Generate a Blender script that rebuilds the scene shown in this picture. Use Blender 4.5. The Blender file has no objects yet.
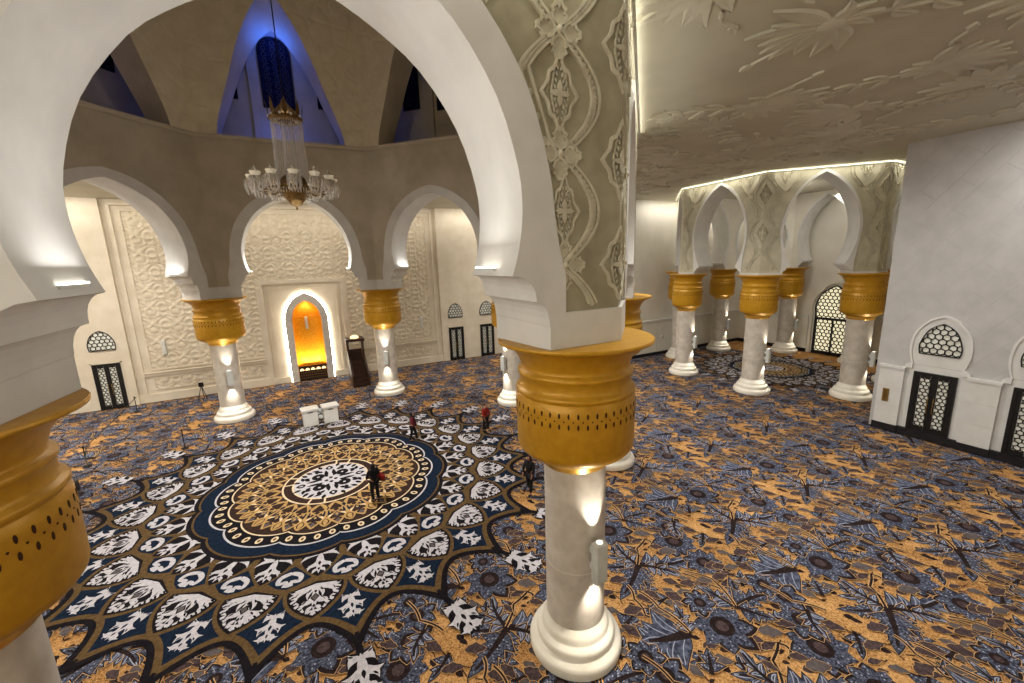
import bpy, bmesh, math, random
from math import sin, cos, pi, radians, tan, atan2, hypot
from mathutils import Vector, Matrix
random.seed(7)
D = bpy.data
SC = bpy.context.scene
COL = SC.collection
TAU = 2 * pi

# ------------------------------------------------------------------ render settings
SC.view_settings.view_transform = 'Standard'
SC.view_settings.look = 'None'
SC.view_settings.gamma = 1.0
SC.view_settings.use_curve_mapping = False
SC.view_settings.exposure = 0.6

def lin(c):
    return tuple(((v / 255.0) / 12.92 if v <= 10 else (((v / 255.0) + 0.055) / 1.055) ** 2.4) for v in c) + (1.0,)

# ------------------------------------------------------------------ materials
class NT:
    def __init__(s, name):
        s.m = D.materials.new(name); s.m.use_nodes = True
        s.t = s.m.node_tree; s.t.nodes.clear()
        s.out = s.n('ShaderNodeOutputMaterial'); s.b = s.n('ShaderNodeBsdfPrincipled')
        s.l(s.b.outputs[0], s.out.inputs[0])
    def n(s, t, **kw):
        x = s.t.nodes.new(t)
        for k, v in kw.items(): setattr(x, k, v)
        return x
    def l(s, a, b): s.t.links.new(a, b)
    def coord(s, scale=(1, 1, 1), rot=(0, 0, 0)):
        tc = s.n('ShaderNodeTexCoord'); mp = s.n('ShaderNodeMapping')
        mp.inputs['Scale'].default_value = scale; mp.inputs['Rotation'].default_value = rot
        s.l(tc.outputs['Object'], mp.inputs[0]); return mp.outputs[0]
    def noise(s, vec, scale, detail=3, rough=.55):
        x = s.n('ShaderNodeTexNoise'); x.inputs['Scale'].default_value = scale
        x.inputs['Detail'].default_value = detail; x.inputs['Roughness'].default_value = rough
        s.l(vec, x.inputs['Vector']); return x.outputs['Fac']
    def ramp(s, fac, stops):
        r = s.n('ShaderNodeValToRGB'); e = r.color_ramp.elements
        while len(e) < len(stops): e.new(.5)
        for i, (p, c) in enumerate(stops): e[i].position = p; e[i].color = c
        s.l(fac, r.inputs[0]); return r.outputs[0]
    def color(s, o): s.l(o, s.b.inputs['Base Color'])
    def bump(s, h, strength=.3, dist=.05):
        b = s.n('ShaderNodeBump'); b.inputs['Strength'].default_value = strength; b.inputs['Distance'].default_value = dist
        s.l(h, b.inputs['Height']); s.l(b.outputs[0], s.b.inputs['Normal'])
    def set(s, rough=.6, metal=0, spec=.3):
        s.b.inputs['Roughness'].default_value = rough; s.b.inputs['Metallic'].default_value = metal
        s.b.inputs['Specular IOR Level'].default_value = spec
        return s

def m_mottle(name, c1, c2, scale=3, rough=.6, metal=0, spec=.3, bump=0, bscale=30, lo=.35, hi=.65, detail=3):
    m = NT(name).set(rough, metal, spec); v = m.coord()
    m.color(m.ramp(m.noise(v, scale, detail), [(lo, lin(c1)), (hi, lin(c2))]))
    if bump: m.bump(m.noise(v, bscale, 3), bump, .02)
    return m.m

def m_emit(name, c, st):
    m = NT(name); m.b.inputs['Base Color'].default_value = lin(c)
    m.b.inputs['Emission Color'].default_value = lin(c); m.b.inputs['Emission Strength'].default_value = st
    v = m.coord(); m.color(m.ramp(m.noise(v, 2), [(0, lin(c)), (1, lin(c))]))
    return m.m

M = {}
M['white'] = m_mottle('white_plaster', (206, 204, 199), (216, 214, 209), 1.2, .7, bump=.04, bscale=6)
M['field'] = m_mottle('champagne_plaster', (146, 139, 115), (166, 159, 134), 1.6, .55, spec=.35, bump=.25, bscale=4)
M['field2'] = m_mottle('cove_lit_champagne_plaster', (178, 172, 150), (196, 190, 168), 1.6, .55, spec=.3)  # same champagne plaster made paler, cove light put into its colour
M['relief'] = m_mottle('ivory_relief', (184, 177, 154), (200, 194, 172), 3, .5, spec=.35)
M['drumw'] = m_mottle('taupe_plaster', (172, 162, 143), (186, 176, 157), .8, .75)
def m_carved(name, c1, c2):
    m = NT(name).set(.7); v = m.coord(); m.color(m.ramp(m.noise(v, 1.5), [(.3, lin(c1)), (.7, lin(c2))]))
    nz = m.n('ShaderNodeTexNoise'); nz.inputs['Scale'].default_value = .9; m.l(v, nz.inputs['Vector'])
    mx = m.n('ShaderNodeMixRGB'); mx.inputs[0].default_value = .35; m.l(v, mx.inputs[1]); m.l(nz.outputs['Color'], mx.inputs[2])
    vo = m.n('ShaderNodeTexVoronoi'); vo.feature = 'DISTANCE_TO_EDGE'; vo.inputs['Scale'].default_value = 1.6; m.l(mx.outputs[0], vo.inputs['Vector'])
    m.bump(m.ramp(vo.outputs['Distance'], [(.02, (0, 0, 0, 1)), (.16, (1, 1, 1, 1))]), .5, .06); return m.m
M['drumr'] = m_carved('carved_sand_plaster', (200, 189, 164), (214, 203, 178))
M['ceil'] = m_mottle('khaki_ceiling', (180, 175, 156), (192, 187, 168), .5, .6, spec=.3)
M['ceilrel'] = m_mottle('khaki_ceiling_relief', (186, 182, 163), (198, 193, 175), .8, .5, spec=.35)
M['marble'] = m_mottle('pale_marble', (180, 170, 156), (212, 204, 192), 2.2, .35, spec=.5, lo=.3, hi=.7, detail=6)
M['marbleb'] = m_mottle('cream_marble', (224, 217, 202), (234, 228, 214), 2, .35, spec=.5)
M['gold'] = m_mottle('brushed_gold', (184, 133, 16), (196, 146, 28), 5, .4, metal=.2, spec=.5)
M['goldlip'] = m_mottle('polished_gold', (222, 170, 70), (230, 180, 84), 5, .3, metal=.7, spec=.5)
M['slot'] = m_mottle('dark_slot', (52, 26, 8), (64, 34, 10), 8, .7)
M['qplaster'] = m_mottle('warm_plaster', (206, 193, 170), (216, 204, 184), 1.0, .7)
M['qrelief'] = m_mottle('warm_relief_plaster', (202, 188, 163), (216, 203, 180), 2.5, .65)
M['wing'] = m_mottle('cream_wall', (216, 211, 196), (224, 219, 206), .8, .7)
M['black'] = m_mottle('black_painted_metal', (22, 20, 20), (30, 28, 27), 6, .4)
M['basebd'] = m_mottle('dark_skirting', (24, 22, 26), (34, 31, 34), 3, .5)
M['wood'] = m_mottle('dark_carved_wood', (44, 26, 18), (62, 38, 26), 6, .45)
M['boxw'] = m_mottle('white_lacquer', (222, 220, 212), (230, 228, 222), 2, .45)
M['greyw'] = m_mottle('light_grey_metal', (196, 198, 192), (208, 210, 204), 4, .4)
M['brass'] = m_mottle('brass_plate', (150, 118, 62), (168, 134, 76), 10, .35, metal=.8)
M['frost'] = m_mottle('frosted_pane', (214, 214, 200), (240, 240, 230), 3, .4)
M['night'] = m_mottle('night_pane', (14, 16, 30), (30, 34, 58), 5, .8, spec=.05)
M['crystal'] = None
M['greyring'] = m_mottle('grey_marble_ring', (196, 189, 178), (212, 205, 195), 4, .5)
M['dusk'] = m_mottle('dim_grey_lattice', (46, 44, 50), (60, 58, 66), 6, .5)
M['led'] = m_emit('cool_led', (255, 250, 236), 5)
M['ledw'] = m_emit('warm_led', (255, 246, 222), 3.5)
M['ledarch'] = m_emit('arch_led', (255, 248, 232), 24)
M['ledsoft'] = m_emit('soft_led', (255, 250, 238), 2)
M['lampgold'] = m_emit('glowing_gold_dome', (255, 214, 150), 1.4)
M['crlamp'] = m_emit('lit_candle_cup', (255, 244, 220), .08)
M['litpane'] = m_emit('lit_pane', (236, 226, 190), .55)

def m_planks(name, c1, c2, rot):
    m = NT(name).set(.65); tc = m.n('ShaderNodeTexCoord'); sp = m.n('ShaderNodeSeparateXYZ'); m.l(tc.outputs['Object'], sp.inputs[0]); cb = m.n('ShaderNodeCombineXYZ')
    for j, (ky, kz) in enumerate(((-.62, .78), (.78, .62))):
        a = m.n('ShaderNodeMath', operation='MULTIPLY'); m.l(sp.outputs['Y'], a.inputs[0]); a.inputs[1].default_value = ky
        b = m.n('ShaderNodeMath', operation='MULTIPLY_ADD'); m.l(sp.outputs['Z'], b.inputs[0]); b.inputs[1].default_value = kz; m.l(a.outputs[0], b.inputs[2]); m.l(b.outputs[0], cb.inputs[j])
    v = cb.outputs[0]
    br = m.n('ShaderNodeTexBrick'); br.offset = .5
    br.inputs['Scale'].default_value = 1.0; br.inputs['Mortar Size'].default_value = .022; br.inputs['Mortar Smooth'].default_value = .6
    br.inputs['Brick Width'].default_value = 2.2; br.inputs['Row Height'].default_value = .8
    m.l(v, br.inputs['Vector']); v2 = m.coord()
    m.color(m.ramp(m.noise(v2, 1.2), [(.3, lin(c1)), (.7, lin(c2))]))
    inv = m.n('ShaderNodeMath', operation='SUBTRACT'); inv.inputs[0].default_value = 1.0; m.l(br.outputs['Fac'], inv.inputs[1])
    m.bump(inv.outputs[0], .4, .03); return m.m
# wall surfaces lie in the YZ plane: turn them into XY for the brick pattern, at 45 degrees
M['rwall'] = m_planks('diagonal_panel_plaster', (176, 173, 170), (188, 185, 182), (0, radians(90), radians(0)))

def m_glass(name):
    m = NT(name); m.set(.08, 0, .6)
    m.b.inputs['Base Color'].default_value = lin((236, 232, 226)); m.b.inputs['Alpha'].default_value = .34
    v = m.coord(); m.color(m.ramp(m.noise(v, 20), [(.3, lin((214, 208, 204))), (.7, lin((250, 246, 240)))])); return m.m
M['crystal'] = m_glass('crystal_strands')
M['crystalb'] = m_mottle('crystal_cups', (150, 138, 116), (226, 218, 200), 16, .12, spec=.8)
M['bronze'] = m_mottle('antique_gold', (98, 78, 46), (138, 108, 64), 12, .35, metal=.7)

# --- carpet dyes
def m_orange():
    m = NT('orange_flecked_pile').set(.95, 0, .1); v = m.coord()
    a = m.noise(v, 22, 4, .7); b = m.noise(v, 1.1, 2)
    mx = m.n('ShaderNodeMath', operation='MULTIPLY_ADD'); m.l(b, mx.inputs[0]); mx.inputs[1].default_value = .35; m.l(a, mx.inputs[2])
    m.color(m.ramp(mx.outputs[0], [(.50, lin((92, 62, 42))), (.60, lin((160, 114, 66))), (.74, lin((204, 156, 98))), (.90, lin((226, 182, 128)))]))
    return m.m
C = {}
C['orange'] = m_orange()
def dye(k, c1, c2, scale=14, lo=.4, hi=.62): C[k] = m_mottle('pile_' + k, c1, c2, scale, .95, spec=.1, lo=lo, hi=hi, detail=3)
dye('dark', (34, 26, 26), (50, 38, 36))
dye('maroon', (62, 50, 52), (88, 72, 72), 18)
dye('blue', (47, 50, 65), (98, 104, 125), 8, .38, .66)
dye('bluedot', (42, 44, 57), (100, 105, 125), 20, .4, .64)
dye('pale', (150, 155, 174), (174, 178, 194), 10)
dye('tan', (196, 154, 104), (214, 174, 124), 10)
dye('navy', (15, 27, 44), (24, 38, 58), 8)
dye('ink', (20, 17, 22), (30, 26, 30), 8)
dye('brown', (88, 68, 42), (106, 84, 54), 10)
dye('white', (188, 184, 190), (206, 202, 207), 10)
dye('cream', (218, 196, 160), (232, 212, 178), 10)
dye('gold', (172, 136, 82), (196, 160, 106), 12)
dye('umber', (48, 34, 30), (64, 46, 38), 10)
dye('grey', (86, 78, 78), (100, 92, 92), 10)

# ------------------------------------------------------------------ mesh builder
class MB:
    def __init__(s): s.v = []; s.f = []; s.m = []; s.sm = []; s.mats = []; s.T = None
    def mi(s, m):
        if m not in s.mats: s.mats.append(m)
        return s.mats.index(m)
    def add(s, vs, fs, m, smooth=False):
        o = len(s.v)
        if s.T is not None: vs = [tuple(s.T @ Vector(p)) for p in vs]
        s.v += [tuple(p) for p in vs]; i = s.mi(m)
        for f in fs: s.f.append([o + k for k in f]); s.m.append(i); s.sm.append(smooth)
        return s
    def poly(s, pts, m): return s.add(pts, [list(range(len(pts)))], m)
    def box(s, x0, x1, y0, y1, z0, z1, m):
        v = [(x, y, z) for z in (z0, z1) for y in (y0, y1) for x in (x0, x1)]
        return s.add(v, [(0, 2, 3, 1), (4, 5, 7, 6), (0, 1, 5, 4), (2, 6, 7, 3), (0, 4, 6, 2), (1, 3, 7, 5)], m)
    def bbox(s, x0, x1, y0, y1, z0, z1, m, b=.02):
        """a box with chamfered vertical edges and top"""
        def ring(z, i): return [(x0 + i + b, y0 + i, z), (x1 - i - b, y0 + i, z), (x1 - i, y0 + i + b, z), (x1 - i, y1 - i - b, z), (x1 - i - b, y1 - i, z), (x0 + i + b, y1 - i, z), (x0 + i, y1 - i - b, z), (x0 + i, y0 + i + b, z)]
        R = [ring(z0, 0), ring(z1 - b, 0), ring(z1, b)]
        v = R[0] + R[1] + R[2]; f = []
        for k in range(2):
            for i in range(8): f.append((k * 8 + i, k * 8 + (i + 1) % 8, k * 8 + 8 + (i + 1) % 8, k * 8 + 8 + i))
        f.append(tuple(range(16, 24))); f.append(tuple(reversed(range(8))))
        return s.add(v, f, m)
    def grid(s, rows, m, smooth=True, close=False):
        n = len(rows[0]); v = [p for r in rows for p in r]; f = []
        for i in range(len(rows) - 1):
            for j in range(n if close else n - 1):
                k = (j + 1) % n
                f.append((i * n + j, i * n + k, (i + 1) * n + k, (i + 1) * n + j))
        return s.add(v, f, m, smooth)
    def lathe(s, prof, m, n=40, c=(0, 0, 0), smooth=True, a0=0, a1=TAU):
        full = abs(a1 - a0 - TAU) < 1e-6; k = n if full else n + 1
        rows = [[(c[0] + r * cos(a0 + (a1 - a0) * j / n), c[1] + r * sin(a0 + (a1 - a0) * j / n), c[2] + z) for j in range(k)] for r, z in prof]
        return s.grid(rows, m, smooth, full)
    def disc(s, r, z, m, c=(0, 0), n=40, flip=False):
        p = [(c[0] + r * cos(TAU * j / n), c[1] + r * sin(TAU * j / n), z) for j in range(n)]
        return s.poly(p[::-1] if flip else p, m)
    def tube(s, pts, r, m, n=8, cap=True):
        pts = [Vector(p) for p in pts]; rows = []
        for i, p in enumerate(pts):
            t = (pts[min(i + 1, len(pts) - 1)] - pts[max(i - 1, 0)]).normalized()
            a = t.cross(Vector((0, 0, 1)) if abs(t.z) < .9 else Vector((1, 0, 0))).normalized(); b = t.cross(a)
            rr = r[i] if isinstance(r, (list, tuple)) else r
            rows.append([tuple(p + (a * cos(TAU * k / n) + b * sin(TAU * k / n)) * rr) for k in range(n)])
        s.grid(rows, m, True, True)
        if cap: s.poly(rows[0][::-1], m); s.poly(rows[-1], m)
        return s
    def ball(s, c, r, m, n=12, k=8, sz=1):
        prof = [(max(r * sin(pi * i / k), 1e-4), -r * sz * cos(pi * i / k)) for i in range(k + 1)]
        return s.lathe(prof, m, n, c)
    def prism(s, pts2, fn, d, m, side=True):
        """pts2: outline in a plane; fn(u, v, w) -> xyz; raised by d with side walls"""
        top = [fn(u, v, d) for u, v in pts2]; bot = [fn(u, v, 0) for u, v in pts2]; n = len(pts2)
        s.poly(top, m)
        if side: s.add(bot + top, [(i, (i + 1) % n, n + (i + 1) % n, n + i) for i in range(n)], m)
        return s
    def build(s, name, parent=None, loc=None):
        me = D.meshes.new(name); me.from_pydata(s.v, [], s.f)
        for m in s.mats: me.materials.append(m)
        me.polygons.foreach_set('material_index', s.m); me.polygons.foreach_set('use_smooth', s.sm); me.update()
        o = D.objects.new(name, me); COL.objects.link(o)
        if parent: o.parent = parent
        if loc: o.location = loc
        return o

def tag(o, label=None, cat=None, group=None, kind=None):
    if label: o['label'] = label
    if cat: o['category'] = cat
    if group: o['group'] = group
    if kind: o['kind'] = kind
    return o
def thing(name, label, cat, loc=(0, 0, 0), rz=0, group=None):
    o = D.objects.new(name, None); COL.objects.link(o); o.location = loc; o.rotation_euler = (0, 0, rz); o.empty_display_size = .2
    return tag(o, label, cat, group)
def struct(o, label, cat): return tag(o, label, cat, None, 'structure')
def dup(o, loc=None, rz=None, label=None):
    def cp(a, par):
        c = a.copy(); COL.objects.link(c)
        if par: c.parent = par
        for ch in a.children: cp(ch, c)
        return c
    r = cp(o, None)
    if loc is not None: r.location = loc
    if rz is not None: r.rotation_euler = (0, 0, rz)
    if label: r['label'] = label
    return r

# ------------------------------------------------------------------ camera (solved from the photograph)
CAM = Vector((-.3143, -18.9962, 9.4))
def cam_axes():
    p, r, h = .1925, -.0322, .4719
    fw = Vector((0, cos(p), -sin(p))); u0 = Vector((0, sin(p), cos(p))); r0 = Vector((1, 0, 0))
    rt = r0 * cos(r) + u0 * sin(r); up = u0 * cos(r) - r0 * sin(r)
    R = Matrix.Rotation(-h, 3, 'Z'); return R @ rt, R @ up, R @ fw
rt, up, fw = cam_axes()
cam = D.cameras.new('camera'); co = D.objects.new('camera', cam); COL.objects.link(co)
cam.sensor_width = 36; cam.sensor_fit = 'HORIZONTAL'; cam.lens = 36 * 410.85 / 1024; cam.clip_end = 300; cam.clip_start = .05
co.matrix_world = Matrix(((rt.x, up.x, -fw.x, CAM.x), (rt.y, up.y, -fw.y, CAM.y), (rt.z, up.z, -fw.z, CAM.z), (0, 0, 0, 1)))
SC.camera = co

# ------------------------------------------------------------------ plan of the building
R1, AP1 = 12.863, 11.884            # main octagon
C2 = (33.89, .77); R2, AP2 = 7.515, 6.943   # octagon of the side hall
YQ, XR, XW, YW0, YW1, ZC = 19.3, 26.7, 42.5, -8.94, 9.57, 14.4
X0, Y0 = -27.0, -26.0
T8 = tan(radians(22.5))
def octv(i, R, c=(0, 0)): a = radians(112.5 + 45 * i); return (c[0] + R * cos(a), c[1] + R * sin(a))

# ================================================================== CARPET
fl = MB()
def lens(L, w, n=8, bend=0, pw=.8):
    """leaf outline along +x, length L, half width w"""
    up_, dn = [], []
    for i in range(n + 1):
        t = i / n; x = L * t; h = w * sin(pi * t ** pw) if 0 < t < 1 else 0; y0 = bend * L * sin(pi * t)
        up_.append((x, y0 + h)); dn.append((x, y0 - h))
    return up_ + dn[-2:0:-1]
def xf(pts, x, y, a=0, s=1, fx=1):
    ca, sa = cos(a), sin(a)
    return [(x + s * (px * ca - fx * py * sa), y + s * (px * sa + fx * py * ca)) for px, py in pts]
def grow(pts, d):
    n = len(pts); out = []
    A = sum(pts[i][0] * pts[(i + 1) % n][1] - pts[(i + 1) % n][0] * pts[i][1] for i in range(n))
    sg = 1 if A > 0 else -1
    for i in range(n):
        a = pts[i - 1]; b = pts[i]; c = pts[(i + 1) % n]
        n1 = (b[1] - a[1], a[0] - b[0]); n2 = (c[1] - b[1], b[0] - c[0])
        l1 = hypot(*n1) or 1; l2 = hypot(*n2) or 1
        nx, ny = n1[0] / l1 + n2[0] / l2, n1[1] / l1 + n2[1] / l2; q = hypot(nx, ny) or 1
        k = d * sg * min(2.2, 2 / max(q, .6))/1.0 * .5 * 2 / 2
        out.append((b[0] + nx / q * k, b[1] + ny / q * k))
    return out
def ribbon(pts, w):
    n = len(pts); a, b = [], []
    for i in range(n):
        p0 = pts[max(i - 1, 0)]; p1 = pts[min(i + 1, n - 1)]; tx, ty = p1[0] - p0[0], p1[1] - p0[1]; q = hypot(tx, ty) or 1
        ww = (w[i] if isinstance(w, (list, tuple)) else w) / 2
        a.append((pts[i][0] - ty / q * ww, pts[i][1] + tx / q * ww)); b.append((pts[i][0] + ty / q * ww, pts[i][1] - tx / q * ww))
    return a, b
class Layer:
    """collects flat motif shapes: (points, dye, height)"""
    def __init__(s): s.items = []
    def poly(s, pts, c, z): s.items.append(('p', pts, c, z))
    def rib(s, pts, w, c, z): s.items.append(('r', ribbon(pts, w), c, z))
    def stamp(s, fn, lift=0):
        for i, (k, p, c, _) in enumerate(s.items):
            z = -.0575 + i * 2.2e-5
            if k == 'p': fl.poly([fn(x, y) + (z + lift,) for x, y in p], C[c])
            else:
                a, b = p; n = len(a); v = [fn(x, y) + (z + lift,) for x, y in a + b]
                fl.add(v, [(i, i + 1, n + i + 1, n + i) for i in range(n - 1)], C[c])

# --- floral repeat (about 4.6 x 4.43 m)
PX, PY = 4.6, 4.43
cell, cellfar = Layer(), Layer()
def both(k, *a):
    getattr(cell, k)(*a); getattr(cellfar, k)(*a)
def shape(pts, fill, z=.004, o=.025, halo=0):
    if halo: both('poly', grow(pts, o + halo), 'tan', .002)
    both('poly', grow(pts, o), 'dark', .003); both('poly', pts, fill, z)
def bud(x, y, L, a, fill='maroon'):
    rnd = random.Random(int(x * 917 + y * 331)); L *= rnd.uniform(.9, 1.5); a += rnd.uniform(-.5, .5)
    w = L * rnd.uniform(.2, .27); n = 6; up_, dn = [], []
    for i in range(n + 1):
        t = i / n; h = w * sin(pi * t ** .9) * (1 + (.22 if i % 2 else -.12)) if 0 < i < n else 0
        up_.append((L * t, h + .05 * L * sin(pi * t))); dn.append((L * t, -h + .05 * L * sin(pi * t)))
    p = xf(up_ + dn[-2:0:-1], x - cos(a) * L / 2, y - sin(a) * L / 2, a)
    shape(p, fill, .004, .018, .022)
    both('rib', xf([(L, 0), (L * 1.25, -.1 * L), (L * 1.5, -.02 * L)], x - cos(a) * L / 2, y - sin(a) * L / 2, a), .03, 'dark', .003)
def stem(pts, w=.05):
    q = []
    for i in range(len(pts) - 1):
        for k in range(6):
            t = k / 6; q.append((pts[i][0] * (1 - t) + pts[i + 1][0] * t + .06 * sin(pi * t), pts[i][1] * (1 - t) + pts[i + 1][1] * t))
    q.append(pts[-1]); both('rib', q, w + .045, 'tan', .0015); both('rib', q, w, 'dark', .0025)
def acanthus(x, y, tx, ty, wid, fill='blue', lobes=3, rib='dark'):
    a = atan2(ty - y, tx - x); L = 1.1 * hypot(tx - x, ty - y); rnd = random.Random(int(tx * 991 + ty * 577)); parts = []
    bend = rnd.uniform(-.12, .12)
    mid = lambda t: (L * t, bend * L * sin(pi * t))
    for i in range(lobes):
        t = .1 + .62 * i / lobes
        for sg in (1, -1):
            l = (wid * 1.5 + .06) * (1.05 - .5 * (i / lobes)) * rnd.uniform(.85, 1.2); an = sg * (1.05 - .5 * i / lobes + rnd.uniform(-.12, .12))
            m = mid(t + (.06 if sg < 0 else 0)); parts.append((m[0], m[1], l, l * .27, an, -sg * .16))
    m = mid(.5); parts.append((m[0], m[1], L * .55, wid * .5, -bend * 2, 0))
    sh = [[xf([q for q in xf(lens(l, w, 7, b, .75), px, py, an)], x, y, a) for (px, py, l, w, an, b) in parts]]
    for P in sh[0]: both('poly', grow(P, .07), 'tan', 0)
    for P in sh[0]: both('poly', grow(P, .045), 'dark', 0)
    for P, (px, py, l, w, an, b) in zip(sh[0], parts):
        both('poly', P, fill, 0)
        if fill == 'bluedot':
            for q in range(4):
                u = l * (.3 + .16 * q); v = w * rnd.uniform(-.4, .4); c_ = xf([(u, v + b * l * sin(pi * u / l))], px, py, an)[0]; c_ = xf([c_], x, y, a)[0]
                cell.poly(xf([(.026, 0), (0, .018), (-.026, 0), (0, -.018)], c_[0], c_[1], a + an), 'pale', 0)
        else:
            for off in (-.35, .3):
                cell.rib(xf(xf([(l * t, w * off * sin(pi * t) + b * l * sin(pi * t)) for t in (.15, .4, .65, .88)], px, py, an), x, y, a), .022, 'pale', 0)
    both('rib', xf([mid(t / 8) for t in range(8)], x, y, a), [wid * .5 * (1 - t / 9) + .03 for t in range(8)], rib, 0)
def flower(x, y, R, n=9, fill='bluedot', seed=0):
    R *= 1.22
    rnd = random.Random(seed)
    for i in range(n):
        a = TAU * i / n + .2; L = R * rnd.uniform(.85, 1.12); p = xf(lens(L, R * .32, 7, 0, 1.25), x, y, a)
        both('poly', grow(p, .06), 'tan', .0035); both('poly', grow(p, .035), 'dark', .0035)
    for i in range(n):
        a = TAU * i / n + .2; L = R * .96; p = xf(lens(L, R * .24, 7, 0, 1.25), x, y, a); both('poly', p, fill, .0047)
        for q in range(3):
            u = R * (.55 + .14 * q); v = rnd.uniform(-.06, .06) * R
            cell.poly(xf([(.03, 0), (0, .02), (-.03, 0), (0, -.02)], *xf([(u, v)], x, y, a)[0], a), 'pale', .0056)
    both('poly', xf([(cos(TAU * k / 12), sin(TAU * k / 12)) for k in range(12)], x, y, 0, R * .38), 'dark', .0058)
    both('poly', xf([(cos(TAU * k / 10), sin(TAU * k / 10)) for k in range(10)], x, y, 0, R * .2), 'maroon', .0062)
def dotted(x, y, tx, ty, wid):
    acanthus(x, y, tx, ty, wid, 'bluedot', 4)
# small scattered leaves
_r = random.Random(5)
for q in range(95):
    bx, by = _r.uniform(-2.3, 2.3), _r.uniform(-1.2, 3.2); L = _r.uniform(.16, .34); a = -.75 + _r.uniform(-.8, .8)
    p = xf(lens(L, L * _r.uniform(.22, .36), 5, .08), bx, by, a); both('poly', p, ('dark', 'maroon', 'umber')[q % 3], 0)
for q in range(14):
    bx, by = _r.uniform(-2.3, 2.3), _r.uniform(-1.2, 3.2); a = -.75 + _r.uniform(-.5, .5)
    both('rib', xf([(0, 0), (.2, .05), (.42, .02), (.6, -.08)], bx, by, a), .03, 'umber', 0)
for q, (bx, by) in enumerate([(-1.9, 2.95), (-.35, .45), (.55, .6), (1.45, .25), (-1.55, .05), (.5, -.75), (-.75, 1.55), (1.0, 3.1), (-.1, 3.05), (2.0, 2.3), (-2.1, 1.4), (1.5, -1.05), (-.6, -.95), (.75, 1.15), (-1.2, 2.9), (1.9, 1.0)]):
    a = _r.uniform(0, TAU); L = _r.uniform(.5, .75); acanthus(bx, by, bx + L * cos(a), by + L * sin(a), _r.uniform(.13, .2), 'blue' if q % 2 else 'bluedot', 2)
# leaf cross
dotted(0, 0, -1.0, .5, .2); acanthus(0, 0, -.56, .72, .2, 'blue', 2); acanthus(0, 0, .1, 1.05, .18, 'blue', 3)
acanthus(0, 0, 1.55, -.58, .36, 'blue', 4); acanthus(.1, -.1, .72, -.9, .2, 'blue', 2)
dotted(0, -.05, -.4, -.8, .22); dotted(0, -.03, -1.2, -.68, .3)
stem([(0, 0), (.5, .55), (1.05, .75), (1.12, .5), (.85, .4)], .06)
flower(1.83, .2, .62, 10, 'bluedot', 1); flower(2.25, .85, .5, 9, 'bluedot', 2); flower(1.85, -.95, .5, 9, 'bluedot', 3)
stem([(-.86, -.48), (-1.05, -.96), (-1.17, -1.5), (-1.0, -2.1)]); stem([(.9, -.93), (1.2, -1.6), (1.36, -2.1), (1.0, -2.5)])
for i, (bx, by) in enumerate([(.78, -1.2), (1.17, -1.5), (.33, -1.0), (.02, -1.25), (-.72, -1.1), (-1.35, -1.35), (-1.85, -.95), (-1.6, -1.75), (-1.62, -.4), (-.2, -1.6), (2.05, -1.62),
        (.55, .9), (-.56, 1.12), (1.1, .3), (-.5, 3.34 - 4.43), (.35, -1.45), (.62, -1.75), (1.75, -1.9), (-.6, -1.75), (1.3, 1.42), (1.75, .98), (1.2, 1.02), (.78, .82), (-.4, 1.5), (1.3, 2.95),
        (-1.35, 3.2), (-1.85, 2.75), (-1.3, 1.25), (-.02, 2.98), (.75, 3.1), (2.2, 2.4), (1.75, 2.85), (2.0, 3.2), (-2.0, 1.3), (-1.9, .4), (.3, .5), (1.25, -.05), (-.95, -.2), (2.1, -1.3), (-2.2, -1.5), (-2.1, -.6), (2.1, 1.95), (-.75, 2.85), (.65, 1.1)]):
    bud(bx, by, .36 + .1 * ((i * 7) % 5) / 5, -.9 + .5 * ((i * 13) % 7) / 7, 'maroon' if i % 3 else 'grey')
acanthus(-.57, 1.98, -1.7, 2.35, .52, 'blue', 3); acanthus(-.57, 1.98, -.25, 2.72, .16, 'blue', 3); acanthus(-.57, 1.98, -.45, 2.3, .14, 'blue', 2)
flower(.29, 1.72, .66, 8, 'bluedot', 4)
acanthus(1.16, 1.92, .9, 2.85, .22, 'blue', 3); dotted(1.16, 1.92, 1.85, 2.6, .2); dotted(1.16, 1.92, 2.35, 1.72, .26); acanthus(1.16, 1.92, 1.6, 1.25, .2, 'bluedot', 3)
flower(.42, 2.5, .36, 8, 'bluedot', 5); flower(2.62, 1.5, .45, 7, 'blue', 6); flower(-2.05, 2.05, .4, 8, 'bluedot', 7)
acanthus(-1.05, 1.0, -.65, 1.42, .17, 'bluedot', 2); acanthus(-1.9, .95, -2.35, .3, .18, 'blue', 3)
stem([(-.74, 3.6), (-.68, 2.91), (-.57, 2.0)]); stem([(1.0, 3.5), (1.45, 2.91), (1.16, 1.95)]); stem([(-2.1, 2.1), (-1.95, 1.3), (-1.5, .7)])

assert len(cell.items) * 2.2e-5 < .044, len(cell.items)
fx0, fx1, fy0, fy1 = X0, XW, Y0, YQ
fl.add([(fx0, fy0, -.06), (fx1, fy0, -.06), (fx1, fy1, -.06), (fx0, fy1, -.06)], [(0, 1, 2, 3)], C['orange'])
OX, OY = 12.71, -15.07
for i in range(-9, 8):
    for j in range(-3, 9):
        x, y = OX + i * PX, OY + j * PY
        if x < X0 + 3 or x > XW - 3 or y < Y0 + 3 or y > YQ - 3: continue
        if x > XR + 4 and (y > YW1 + 3 or y < YW0 - 6): continue
        if hypot(x, y) < 5.5: continue
        v = Vector((x, y, 0)) - Vector((CAM.x, CAM.y, 0)); d = v.length
        f2 = Vector((fw.x, fw.y, 0)).normalized()
        if v.dot(f2) < -4: continue
        cell.stamp(lambda u, w, x=x, y=y: (x + u, y + w))

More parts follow.
